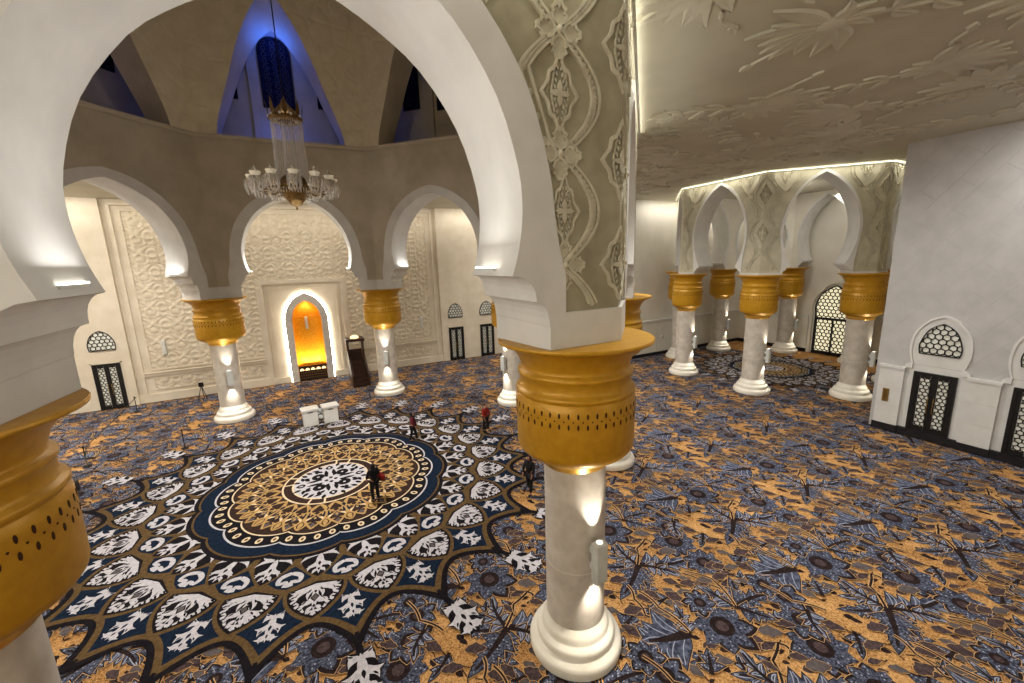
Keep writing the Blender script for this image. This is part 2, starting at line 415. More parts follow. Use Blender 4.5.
def refine(pts, k=3):
    out = []
    n = len(pts)
    for i in range(n - 1):
        p0 = pts[max(i - 1, 0)]; p1 = pts[i]; p2 = pts[i + 1]; p3 = pts[min(i + 2, n - 1)]
        for j in range(k):
            t = j / k
            f = lambda a, b, c, d: .5 * (2 * b + (c - a) * t + (2 * a - 5 * b + 4 * c - d) * t * t + (3 * b - a - 3 * c + d) * t ** 3)
            out.append((f(p0[0], p1[0], p2[0], p3[0]), f(p0[1], p1[1], p2[1], p3[1])))
    return out + [pts[-1]]

# --- rosette
def rosette(cx, cy, S, lift, fine=True):
    N = 24; HALF = radians(7.5)
    def P(r, a): return (cx + S * r * cos(a), cy + S * r * sin(a))
    cnt = [0]
    def Z(z):
        cnt[0] = (cnt[0] + 1) % 45; return lift + z + cnt[0] * 1.4e-5
    def poly(pts, c, z): fl.poly([p + (Z(z),) for p in pts], C[c])
    def rib(pts, w, c, z):
        a, b = ribbon(pts, [q * S for q in w] if isinstance(w, (list, tuple)) else w * S); n = len(a)
        fl.add([p + (Z(z),) for p in a + b], [(i, i + 1, n + i + 1, n + i) for i in range(n - 1)], C[c])
    def fan(rfun, c, z, n):
        ps = [P(rfun(TAU * i / n), TAU * i / n) for i in range(n)]
        fl.add([(cx, cy, Z(z))] + [p + (Z(z),) for p in ps], [(0, i + 1, (i + 1) % n + 1) for i in range(n)], C[c])
    def u(th):                       # 0 at a lobe's valley line (k*15 deg), 1 half way
        q = (th / HALF) % 2; return q if q <= 1 else 2 - q
    fan(lambda t: 8.24 + 1.22 * (1 - u(t)) ** 2.0, 'ink', .000, 480)
    fan(lambda t: 8.07 + .98 * (1 - u(t)) ** 2.0, 'brown', .0015, 480)
    fan(lambda t: 7.9 + .8 * (1 - u(t)) ** 2.0, 'navy', .003, 480)
    fan(lambda t: 6.68 - .33 * u(t) ** 1.4, 'brown', .0042, 480)
    # motif kits, drawn in metres with +x pointing outward
    def put(pts, r, a, c, z, s=1.0, fx=1):
        o = P(r, a); poly([(o[0] + S * s * (px * cos(a) - fx * py * sin(a)), o[1] + S * s * (px * sin(a) + fx * py * cos(a))) for px, py in pts], c, z)
    def mir(pts, r, a, c, z, s=1.0):
        put(pts, r, a, c, z, s, 1); put([(x, -y) for x, y in pts], r, a, c, z, s, 1)
    def stroke(pts, w, r, a, c, z, s=1.0, m=True):
        o = P(r, a)
        pts = refine(pts, 3)
        if isinstance(w, (list, tuple)): w = [v[0] for v in refine([(v, 0) for v in w], 3)]
        for fx in ((1, -1) if m else (1,)):
            q = [(o[0] + S * s * (px * cos(a) - fx * py * sin(a)), o[1] + S * s * (px * sin(a) + fx * py * cos(a))) for px, py in pts]
            rib(q, [w_ * s for w_ in w] if isinstance(w, (list, tuple)) else w * s, c, z)
    for k in range(N):
        a0 = TAU * k / N; ah = a0 + HALF
        # large black petal, tip outward
        def petal(r0, r1, wd, rt_):
            L = []
            for i in range(11):
                t = i / 10; L.append((r0 + (r1 - r0) * t, HALF * wd * (1 - t ** 2.1)))
            return [P(r, ah + f) for r, f in L] + [P(r, ah - f) for r, f in L[-2::-1]] + [P(rt_, ah)]
        poly(petal(6.66, 8.06, 1.0, 6.33), 'brown', .0048)
        poly(petal(6.72, 7.9, .87, 6.46), 'ink', .0058)
        wp = []
        for i in range(31):
            t = i / 30; f = HALF * .80 * (1 - t ** 2.2); w_ = .94 + .06 * cos(t * TAU * 5)
            wp.append((6.74 + 1.06 * t, f * w_))
        poly([P(r, ah + f) for r, f in wp] + [P(r, ah - f) for r, f in wp[::-1]] + [P(6.56, ah)], 'white', .007)
        poly([P(r - .02 + .0 * f, ah + f * .78) for r, f in wp[3:26]] + [P(r - .02, ah - f * .78) for r, f in wp[3:26][::-1]], 'ink', .0074)
        for (px, L, w, an, b) in ((-.4, .62, .085, .95, .2), (-.5, .5, .07, 1.45, -.2), (-.12, .5, .085, .85, -.25), (.1, .42, .08, .8, .3), (.3, .3, .06, .5, .1), (-.36, .42, .06, .35, .2)):
            mir(xf(lens(L, w, 6, b, .7), px, .05, an), 7.14, ah, 'white', .0078)
        put(xf(lens(1.0, .09, 8), -.5, 0, 0), 7.14, ah, 'white', .0078)
        for (px, py, an) in ((-.2, .24, 1.0), (.06, .22, .8), (-.38, .12, .6)): mir(xf(lens(.17, .028, 4), px, py, an), 7.14, ah, 'ink', .0082)
        for q in range(2, 30, 3):
            r, f = wp[q]; f2 = f * .86
            for sg in (1, -1): put(xf(lens(.2, .03, 4), -.1, 0, sg * (1.2 - .5 * q / 30)), r, ah + sg * f2, 'ink', .0076)
        put([(.17, 0), (0, .13), (-.17, 0), (0, -.13)], 7.12, ah, 'ink', .0084); put([(.12, 0), (0, .09), (-.12, 0), (0, -.09)], 7.12, ah, 'grey', .0088)
        for tt in (-.3, .26): put(xf(lens(.13, .04, 4), tt, 0, 0), 7.12, ah, 'ink', .0082)
        # first petal ring
        def p1(r0, r1, wd):
            L = [(r0 + (r1 - r0) * i / 8, HALF * wd * (1 - (i / 8) ** 2.3)) for i in range(9)]
            return [P(r, ah + f) for r, f in L] + [P(r, ah - f) for r, f in L[-2::-1]]
        poly(p1(4.95, 6.24, .86), 'ink', .0056)
        z = .0072
        for (px, L, w, an, b) in ((-.38, .62, .085, 1.15, .2), (-.5, .5, .07, 1.75, -.2), (-.1, .5, .09, .85, -.2), (.12, .4, .08, .9, .3), (.32, .26, .06, .7, .1)):
            mir(xf(lens(L, w, 6, b, .7), px, .03, an), 5.55, ah, 'white', z)
        for (px, py, an) in ((-.24, .2, 1.1), (0, .2, .8), (.22, .14, .9)): mir(xf(lens(.18, .03, 4), px, py, an), 5.55, ah, 'ink', .0082)
        put(xf(lens(1.02, .12, 8), -.45, 0, 0), 5.55, ah, 'white', z)
        put(xf(lens(.2, .05, 4), -.02, 0, 0), 5.55, ah, 'ink', .0082); put(xf(lens(.14, .04, 4), .28, 0, 0), 5.55, ah, 'ink', .0082)
        # navy cells between, with an open knot
        poly([P(5.55, a0), P(5.95, a0 + HALF * .5), P(6.2, a0 + HALF * .78), P(6.45, a0 + HALF * .35), P(6.55, a0), P(6.45, a0 - HALF * .35), P(6.2, a0 - HALF * .78), P(5.95, a0 - HALF * .5)], 'navy', .0052)
        stroke([(.32, .1), (.12, .08), (.14, .3), (-.08, .3), (-.2, .14), (-.25, 0)], [.12, .13, .13, .15, .16, .13], 6.12, a0, 'white', z)
        stroke([(.14, 0), (.34, 0)], .09, 6.12, a0, 'white', z, m=False)
        # diamond fleuron
        for s_, r_, zz in ((.84, 7.88, .0075), (1.06, 10.15, .0075)):
            LL = ((-.42, .32, .095, 1.0, .3), (-.46, .3, .085, 2.2, -.3), (-.18, .46, .105, 1.25, -.28), (-.02, .4, .1, .75, .3), (.2, .38, .095, 1.05, -.35), (.26, .32, .08, .45, .25))
            if s_ > 1:
                for (px, L, w, an, b) in LL: mir(xf(grow(lens(L, w + .05, 6, b, .7), .03), px, .03, an), r_, a0, 'ink', .006, s_)
                put(xf(grow(lens(1.15, .2, 8), .05), -.6, 0, 0), r_, a0, 'ink', .006, s_); put([(-.4, .1), (-1.2, .05), (-1.2, -.05), (-.4, -.1)], r_, a0, 'ink', .006, s_)
                put(xf([(.42 * cos(TAU * q / 12), .36 * sin(TAU * q / 12)) for q in range(12)], 0, 0, 0), r_, a0, 'ink', .0058, s_)
            ik = 'ink' if s_ > 1 else 'navy'
            for (px, L, w, an, b) in LL:
                mir(xf(lens(L, w, 6, b, .7), px, .03, an), r_, a0, 'white', zz, s_)
            put(xf(lens(1.1, .12, 8), -.55, 0, 0), r_, a0, 'white', zz, s_)
            for (px, py, an) in ((-.2, .2, 1.2), (.05, .2, .7), (.28, .22, 1.0), (-.5, .16, 2.1)): mir(xf(lens(.16, .026, 4), px, py, an), r_, a0, ik, zz + .001, s_)
            put(xf(lens(.24, .05, 4), -.1, 0, 0), r_, a0, ik, zz + .001, s_); put(xf(lens(.16, .035, 4), .24, 0, 0), r_, a0, ik, zz + .001, s_)
    # scalloped discs, four-fold: twelve lobes
    cusps = []
    for q in range(4): cusps += [90 * q, 90 * q + 27.3, 90 * q + 62.7]
    def scal(rc, h):
        def f(t):
            d = math.degrees(t) % 360
            for i, c0 in enumerate(cusps):
                c1 = cusps[i + 1] if i + 1 < 12 else 360
                if c0 <= d <= c1 + 1e-9:
                    tt = (d - c0) / (c1 - c0); return rc + h * (c1 - c0) / 27.3 * max(sin(pi * tt), 0) ** .62
            return rc
        return f
    n = 720
    fan(scal(4.95, .25), 'ink', .0095, n); fan(scal(4.80, .24), 'brown', .0105, n); fan(scal(4.73, .24), 'navy', .0115, n)
    fan(scal(4.24, .27), 'white', .0125, n); fan(scal(4.17, .27), 'ink', .0135, n)
    fan(scal(3.66, .24), 'cream', .0145, n); fan(scal(3.60, .24), 'umber', .0155, n)
    for k in range(24):
        put([(.3, 0), (0, .2), (-.3, 0), (0, -.2)], 2.75, TAU * k / 24 + HALF, 'navy', .0162); put([(.22, 0), (0, .16), (-.22, 0), (0, -.16)], 3.45, TAU * k / 24, 'grey', .0162)
    # beads
    for i, c0 in enumerate(cusps):
        c1 = cusps[i + 1] if i + 1 < 12 else 360; nb = 4 if c1 - c0 < 30 else 5
        for b in range(nb):
            t = radians(c0 + (c1 - c0) * (b + .5) / nb); r = (scal(4.17, .27)(t) + scal(3.66, .24)(t)) / 2
            e = [(.155 * cos(TAU * q / 14), .115 * sin(TAU * q / 14)) for q in range(14)]
            put(e, r, t, 'cream', .0165); put([(x * .45, y * .45) for x, y in e], r, t, 'brown', .0175)
    # gilt interlace
    for k in range(24):
        a = TAU * k / 24
        for sg in (1, -1):
            for (amp, fr, ph, w) in ((1.0, 1.0, 0, .08), (1.5, 1.5, .6, .07)):
                pts = []
                for i in range(22):
                    t = i / 21; r = 2.0 + 1.62 * t; pts.append(P(r, a + sg * radians(7.5) * amp * (sin(pi * fr * t + ph) - sin(ph) * (1 - t)) * (1.2 - .4 * t)))
                rib(pts, w, 'gold', .0165 + .0004 * (k % 3))
        put([(.2, 0), (0, .12), (-.2, 0), (0, -.12)], 2.95, a, 'navy' if k % 2 else 'grey', .0175); put([(.09, 0), (0, .06), (-.09, 0), (0, -.06)], 2.95, a, 'gold', .0182)
        put(xf(lens(.42, .09, 6), -.2, 0, 0), 3.35, a + HALF, 'gold', .0175)
        for (rr, an, L) in ((2.55, .6, .3), (3.2, .7, .34)): mir(xf(lens(L, .05, 5, .25), 0, .05, an), rr, a, 'gold', .0176)
        mir(xf(lens(.26, .05, 4, .2), 0, .1, 2.4), 3.1, a + HALF, 'cream', .0177)
        put(xf(lens(.3, .07, 5), -.1, 0, 0), 2.35, a + HALF, 'navy', .0172)
    # centre
    fan(lambda t: 1.97, 'cream', .0195, 96); fan(lambda t: 1.89, 'umber', .0205, 96); fan(lambda t: 1.58, 'cream', .0215, 96); fan(lambda t: 1.5, 'white', .0225, 96)
    for q in range(4):
        a = radians(90 * q + 45)
        put([(.27 * cos(TAU * i / 16), .27 * sin(TAU * i / 16)) for i in range(16)], .72, a, 'ink', .0235)
        put([(.07, 0), (0, .07), (-.07, 0), (0, -.07)], .72, a, 'white', .0242)
        a = radians(90 * q)
        for off in (-.16, .16):
            put(xf(lens(.6, .09, 6), -.2, off, 0), .62, a, 'ink', .0235)
        put(xf(lens(.42, .17, 6), -.2, 0, 0), 1.22, a, 'ink', .0235); put(xf(lens(.2, .06, 5), -.1, 0, 0), 1.22, a, 'white', .0242)
        put(xf(lens(.2, .09, 6), -.1, 0, 0), .2, a, 'ink', .0235)
        for sg in (1, -1):
            for rr, oo, an in ((1.05, .33, .6), (1.32, .36, 1.0), (1.12, .58, -.5), (1.34, .16 + .5, .2), (.95, .18 + .3, 1.3), (1.4, .26, .1), (.5, .3, .3)):
                put(xf(lens(.36, .085, 5), -.14, 0, sg * an), rr, a + sg * oo, 'ink', .0235)
    for k in range(8):
        a = TAU * k / 8 + radians(14 if k % 2 else -14) * .9
        rib([P(1.5, a), P(1.93, a + .02)], .08, 'cream', .0235)
rosette(0, 0, 1.0, -.0115)
rosette(C2[0], C2[1], .60, -.0115)
struct(fl.build('floor'), 'floral carpet in orange, slate blue and navy with a great white and navy rosette', 'carpet')

# ================================================================== ARCADES
def mirror_path(h): return [(-s, z) for s, z in h] + [(s, z) for s, z in h[::-1]][1:]
def cov(a, b, n=5):
    """hollow quarter curve from point a (upper, inner) to b (lower, outer)"""
    return [(a[0] + (b[0] - a[0]) * sin(pi / 2 * i / n), b[1] + (a[1] - b[1]) * cos(pi / 2 * i / n)) for i in range(n + 1)]
def arcade_side(name, ang, c, apo, api, arch, foot, bandq, zb, zfield, ztop_o, ztop_i, mo, mi_, band='white', foot_l=None, lw=None):
    """one side of an octagonal arcade. ang: outward direction. arch: half profile, foot -> apex; foot: corbel profile, arch foot down to base"""
    n = Vector((cos(ang), sin(ang), 0)); t = Vector((-sin(ang), cos(ang), 0)); cc = Vector((c[0], c[1], 0))
    mb = MB()
    def W(s, z, d): return tuple(cc + n * d + t * s + Vector((0, 0, z)))
    def insz(bs):
        out = [bs[0]]
        for p in bs[1:]:
            a = out[-1]
            if a[1] < zfield - 1e-6 < p[1] - 2e-6: t_ = (zfield - a[1]) / (p[1] - a[1]); out.append((a[0] + (p[0] - a[0]) * t_, zfield))
            out.append(p)
        return out
    def qx(z):
        for i in range(len(bandq) - 1):
            if bandq[i][1] <= z <= bandq[i + 1][1] and bandq[i + 1][1] > bandq[i][1]:
                t_ = (z - bandq[i][1]) / (bandq[i + 1][1] - bandq[i][1]); return bandq[i][0] + (bandq[i + 1][0] - bandq[i][0]) * t_
        return bandq[0][0]
    for sg in (1, -1):
        F = lw if (lw and sg < 0) else (lambda p: p)
        ar = [F(p) for p in arch]; bq = [F(p) for p in bandq]
        base_o = insz([F(p) for p in foot[::-1]]); base_i = insz([F(p) for p in (foot_l or foot)[::-1]]); zf_ = base_o[-1][1]
        mb.grid([[W(sg * s, z, apo) for s, z in ar], [W(sg * s, z, apo - .28) for s, z in ar], [W(sg * s, z, (apo + api) / 2) for s, z in ar], [W(sg * s, z, api) for s, z in ar]], M[band])
        assert len(base_o) == len(base_i)
        for i in range(len(base_o) - 1):
            mb.poly([W(sg * base_o[i][0], base_o[i][1], apo), W(sg * base_o[i + 1][0], base_o[i + 1][1], apo), W(sg * base_i[i + 1][0], base_i[i + 1][1], api), W(sg * base_i[i][0], base_i[i][1], api)], M[band])
        qa = []
        for i in range(len(ar)):                      # band points paired with the arch points
            qa.append(bq[i])
        base = base_o
        bq0 = bandq; ql = [(F((qx(z), z))[0], z) for _, z in base if z >= zfield - 1e-6 and z < zf_ - 1e-6]
        if not ql or ql[0][1] > zfield + 1e-6: ql = [(bq[0][0] if zfield <= bq[0][1] else F((qx(zfield), zfield))[0], zfield)] + ql
        for d, ztop, mf, rec in ((apo, ztop_o, mo, -.07), (api, ztop_i, mi_, .07)):
            half = d * T8; q = qa; base = base_o if d == apo else base_i
            mb.grid([[W(sg * s, z, d) for s, z in ar], [W(sg * s, z, d) for s, z in q]], M[band], False)
            for i in range(len(base) - 1):
                s0, z0 = base[i]; s1, z1 = base[i + 1]
                if z1 - z0 < 1e-6: continue
                e0 = half if z1 <= zfield + 1e-6 else min(F((qx(z0), z0))[0], half); e1 = half if z1 <= zfield + 1e-6 else min(F((qx(z1), z1))[0] if z1 < zf_ - 1e-6 else q[0][0], half)
                mb.poly([W(sg * s0, z0, d), W(sg * e0, z0, d), W(sg * e1, z1, d), W(sg * s1, z1, d)], M[band])
            dd = d + rec; hf = dd * T8; qq = ql + q
            mb.grid([[W(sg * s, z, d) for s, z in qq], [W(sg * s, z, dd) for s, z in qq]], M[band], False)
            mb.grid([[W(sg * s, z, dd) for s, z in qq], [W(sg * hf, z, dd) for s, z in qq]], M[mf], False)
            mb.poly([W(sg * qq[0][0], zfield, d), W(sg * half, zfield, d), W(sg * hf, zfield, dd), W(sg * qq[0][0], zfield, dd)], M[band])
            zt = q[-1][1]
            if ztop > zt: mb.poly([W(0, zt, dd), W(sg * hf, zt, dd), W(sg * hf, ztop, dd), W(0, ztop, dd)], M[mf])
        # underside of the pier block
        mb.poly([W(sg * base_o[0][0], zb, apo), W(sg * apo * T8, zb, apo), W(sg * api * T8, zb, api), W(sg * base_i[0][0], zb, api)], M[band])
    return mb, W

# ornament pieces on a wall face: lozenge, flower, beaded vine
def lozenge(mb, W, d, s0, z0, hw, hh, clip, mat):
    pr = []
    for i in range(40):
        a = TAU * i / 40; r = 1 / (abs(cos(a)) + abs(sin(a))) ** .8; w = 1 + .07 * cos(8 * a)
        pr.append((hw * r * cos(a) * w, hh * r * sin(a) * w))
    pr[0] = (pr[0][0] * 1.02, 0)
    def rimpt(p, k): return (max(-clip, min(clip, s0 + p[0] * k)), z0 + p[1] * k)
    if not any(abs(s0 + p[0]) < clip for p in pr): return
    rings = [[W(*rimpt(p, 1.0), d) for p in pr], [W(*rimpt(p, 1.0), d + .05) for p in pr], [W(*rimpt(p, .86), d + .055) for p in pr], [W(*rimpt(p, .84), d + .015) for p in pr]]
    mb.grid(rings, mat, False, True); mb.poly(rings[-1], M['field'])
    rnd = random.Random(int(s0 * 100) + int(z0 * 77))
    for i in range(4):                                   # scrolling tracery inside
        for sg in (1, -1):
            for sv in (1, -1):
                u0 = .12 + .16 * i; pts = []
                for k in range(9):
                    a = -1 + 4.4 * k / 8; rr = .14 * (1 - k / 11)
                    pts.append((sg * hw * (.33 * (1 - u0) + .02 + rr * cos(a) * 1.1), sv * hh * (u0 + rr * sin(a))))
                a_, b_ = ribbon(pts, .028)
                q = [rimpt(p, 1) for p in a_ + b_]
                if all(abs(x) < clip - .01 for x, _ in q):
                    n = len(a_); mb.add([W(x, z, d + .045) for x, z in q], [(j, j + 1, n + j + 1, n + j) for j in range(n - 1)], mat)
                    mb.add([W(x, z, d + .045) for x, z in q] + [W(x, z, d + .015) for x, z in q], [(j, j + 1, 2 * n + j + 1, 2 * n + j) for j in range(n - 1)] + [(n + j, n + j + 1, 3 * n + j + 1, 3 * n + j) for j in range(n - 1)], mat)
    if abs(s0) < clip - .1:
        for a in range(4):
            p = xf(lens(.2, .05, 6), s0, z0, a * pi / 2); mb.prism(p, lambda u, v, w: W(u, v, d + .02 + w), .035, mat)
def wall_flower(mb, W, d, s0, z0, R, clip, mat):
    for k in range(4):
        a = pi / 2 * k; out = []
        for (x, y) in [(.12, .06), (.3, .3), (.52, .38), (.6, .26), (.76, .36), (.84, .2), (1.02, .12), (1.0, 0)]: out.append((x, y))
        out = out + [(x, -y) for x, y in out[-2::-1]]
        p = xf(out, s0, z0, a, R)
        if any(abs(x) > clip for x, _ in p): p = [(max(-clip, min(clip, x)), z) for x, z in p]
        inn = [(s0 + .5 * R * cos(a) + (x - s0 - .5 * R * cos(a)) * .72, z0 + .5 * R * sin(a) + (z - z0 - .5 * R * sin(a)) * .72) for x, z in p]
        mb.grid([[W(x, z, d) for x, z in p], [W(x, z, d + .06) for x, z in p], [W(x, z, d + .055) for x, z in inn], [W(x, z, d + .02) for x, z in inn]], mat, False, True)
        mb.poly([W(x, z, d + .02) for x, z in inn], mat)
    if abs(s0) < clip - R * .2:
        rows = []
        for i in range(5):
            b = pi / 2 * i / 4; rows.append([W(s0 + R * .17 * cos(b) * cos(TAU * j / 10), z0 + R * .17 * cos(b) * sin(TAU * j / 10), d + .03 + R * .17 * sin(b)) for j in range(10)])
        mb.grid(rows, mat, True, True)
def vine(mb, W, d, s0, z0, z1, amp, w, clip, ok, mat, beads=16):
    for sg in (1, -1):
        pts = [(s0 + sg * (amp * sin(pi * i / 18) ** .9 if 0 < i < 18 else 0), z0 + (z1 - z0) * i / 18) for i in range(1, 18)]
        pts = [p for p in pts if ok(*p) and abs(p[0]) < clip]
        if len(pts) < 3: continue
        for off in (-w * .55, w * .55):
            a, b = ribbon([(x + off, z) for x, z in pts], w * .3); n = len(a)
            mb.add([W(x, z, d + .05) for x, z in a + b] + [W(x, z, d) for x, z in a + b], [(j, j + 1, n + j + 1, n + j) for j in range(n - 1)] + [(j, j + 1, 2 * n + j + 1, 2 * n + j) for j in range(n - 1)] + [(n + j, n + j + 1, 3 * n + j + 1, 3 * n + j) for j in range(n - 1)], mat)
        L = len(pts) - 1
        for k in range(beads):
            t = k / (beads - 1) * L; i = min(int(t), L - 1); f = t - i
            x = pts[i][0] * (1 - f) + pts[i + 1][0] * f; z = pts[i][1] * (1 - f) + pts[i + 1][1] * f
            r = w * .42; e = [(x + r * cos(TAU * q / 6), z + r * sin(TAU * q / 6)) for q in range(6)]
            mb.add([W(u, v, d) for u, v in e] + [W(x, z, d + .06)], [(q, (q + 1) % 6, 6) for q in range(6)], mat, True)

# ---- main arcade
AO, AI = 12.80, 11.00
arch1 = refine([(2.9, 9.15), (3.04, 9.6), (3.12, 10.2), (3.06, 10.9), (2.72, 11.9), (2.08, 12.8), (1.33, 13.35), (.62, 13.7), (0, 13.88)], 3)
foot1 = [(2.9, 9.15)] + cov((2.96, 9.14), (3.36, 8.74)) + [(3.36, 8.68)] + cov((3.4, 8.67), (3.63, 8.22)) + [(3.64, 8.2), (3.64, 7.78)]
foot1s = [(2.9, 9.15)] + cov((2.94, 9.14), (3.16, 8.8)) + [(3.16, 8.72)] + cov((3.2, 8.71), (3.4, 8.3)) + [(3.41, 8.28), (3.41, 7.78)]
q1 = refine([(3.98, 9.15), (3.88, 9.5), (3.78, 10.0), (3.66, 10.9), (3.28, 12.1), (2.55, 13.12), (1.65, 13.8), (.8, 14.17), (0, 14.34)], 3)
ZCAP1 = 7.78
def lw0(p): return (p[0] * .962, p[1] - .2 * max(0, min(1, (p[1] - 10) / 2.5)) * min(1, p[0]))
def ok1(s, z):
    s = abs(s)
    if z < q1[0][1]: return s > 4.05
    for i in range(len(q1) - 1):
        if q1[i][1] <= z <= q1[i + 1][1]:
            t = (z - q1[i][1]) / (q1[i + 1][1] - q1[i][1] + 1e-9); return s > q1[i][0] + (q1[i + 1][0] - q1[i][0]) * t + .04
    return z > q1[-1][1]
names1 = ['facing the balcony', 'turned to the side hall', 'facing the side hall', 'beside the far doors', 'before the mihrab', 'near the prayer wall corner', 'across from the side hall', 'beside the balcony column']
for k in range(8):
    ang = radians(-90 + 45 * k)
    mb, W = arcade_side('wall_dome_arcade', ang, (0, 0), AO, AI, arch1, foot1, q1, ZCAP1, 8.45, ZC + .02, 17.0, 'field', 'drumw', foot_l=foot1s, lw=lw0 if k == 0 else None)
    if k in (0, 1, 7):
        d = AO - .07; clip = d * T8 - .02
        def W(s, z, dd, k=k, hf=d * T8):
            kk, ss = k, s
            if s > hf: kk, ss = k + 1, -hf + (s - hf)
            elif s < -hf: kk, ss = k - 1, hf + (s + hf)
            a_ = radians(-90 + 45 * kk); return (cos(a_) * dd - sin(a_) * ss, sin(a_) * dd + cos(a_) * ss, z)
        for sg in (1, -1):
            for i in range(-1, 4):
                zf = 9.3 + 1.87 * i
                if zf < 14.3 and zf > 8.5 and ok1(3.9 - .1, zf) or zf == 9.3: wall_flower(mb, W, d, sg * 3.9 + (.08 * sg if zf < 10 else 0), zf, .43, clip, M['relief'])
                zl = zf + .935
                if 8.9 < zl < 14 and ok1(3.84, zl): lozenge(mb, W, d, sg * (3.98 if zl < 11 else 3.9), zl, .31 if zl < 11 else .36, .6, clip, M['relief'])
                if zl < 14: vine(mb, W, d, sg * 3.9, zf, zf + 1.87, .76, .15, clip, lambda s, z: ok1(s, z) and 8.5 < z < 14.3, M['relief'], 22)
                if 8.9 < zf < 14.2:
                    (lozenge(mb, W, d, d * T8, zf - .02, .46, .68, 99, M['relief']) if sg > 0 else None)
                    if zf > 12.5: lozenge(mb, W, d, sg * 2.62, zf + .62, .34, .5, clip, M['relief'])
    struct(mb.build('wall_dome_arcade'), 'white horseshoe arch bay of the dome arcade ' + names1[k], 'arch wall')

# ---- side hall arcade
BO, BI = 7.60, 6.0
arch2 = refine([(1.45, 8.62), (1.68, 9.1), (1.88, 9.8), (1.98, 10.6), (1.93, 11.3), (1.7, 12.2), (1.24, 13.05), (.62, 13.7), (0, 14.1)], 3)
foot2 = [(1.45, 8.62), (1.47, 8.5), (1.62, 8.46), (1.66, 8.3), (1.8, 8.24), (1.84, 8.02)]
q2 = refine([(1.92, 8.62), (1.95, 9.1), (2.03, 9.8), (2.13, 10.6), (2.08, 11.35), (1.83, 12.28), (1.36, 13.14), (.72, 13.84), (0, 14.28)], 3)
def ok2(s, z):
    s = abs(s)
    if z < 8.7: return s > 2.0
    for i in range(len(q2) - 1):
        if q2[i][1] <= z <= q2[i + 1][1]:
            t = (z - q2[i][1]) / (q2[i + 1][1] - q2[i][1] + 1e-9); return s > q2[i][0] + (q2[i + 1][0] - q2[i][0]) * t + .04
    return z > q2[-1][1]
names2 = ['facing the far balcony wall', 'beyond the diagonal panelled wall', 'by the arched lattice door', 'nearest the far corner', 'facing the cream end wall', 'with the narrow end arch', 'facing the main dome', 'angled toward the viewer']
for k in range(8):
    ang = radians(-90 + 45 * k)
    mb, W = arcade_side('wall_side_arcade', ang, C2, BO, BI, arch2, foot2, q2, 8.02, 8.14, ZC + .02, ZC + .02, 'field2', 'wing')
    if k in (0, 6, 7):
        d = BO - .07; clip = d * T8 - .02
        def W(s, z, dd, k=k, hf=d * T8):
            kk, ss = k, s
            if s > hf: kk, ss = k + 1, -hf + (s - hf)
            elif s < -hf: kk, ss = k - 1, hf + (s + hf)
            a_ = radians(-90 + 45 * kk); return (C2[0] + cos(a_) * dd - sin(a_) * ss, C2[1] + sin(a_) * dd + cos(a_) * ss, z)
        for sg in (1, -1):
            for i in range(0, 5):
                zz = 9.5 + 2.35 * (i - .5)
                sv = sg * (clip + .02)
                if 8.9 < zz < 14.2 and sg > 0: lozenge(mb, W, d, d * T8, zz, .4, .66, 99, M['relief'])
                vine(mb, W, d, sv, zz - 1.17, zz + 1.17, .72, .15, clip, lambda s, z: ok2(s, z) and 8.25 < z < 14.3, M['relief'], 12)
                z2 = zz + 1.17; s2 = sg * 2.05
                if ok2(1.7, z2 - .3) and z2 < 14.2: lozenge(mb, W, d, s2, z2, .36, .6, clip, M['relief'])
                vine(mb, W, d, s2, z2 - 1.17, z2 + 1.17, .72, .15, clip, lambda s, z: ok2(s, z) and 8.25 < z < 14.3, M['relief'], 12)
                s3 = sg * .95
                if ok2(.65, zz - .3) and zz < 14.2 and zz > 12: lozenge(mb, W, d, s3, zz, .34, .5, clip, M['relief'])
    struct(mb.build('wall_side_arcade'), 'pale carved arch bay of the smaller octagon ' + names2[k], 'arch wall')

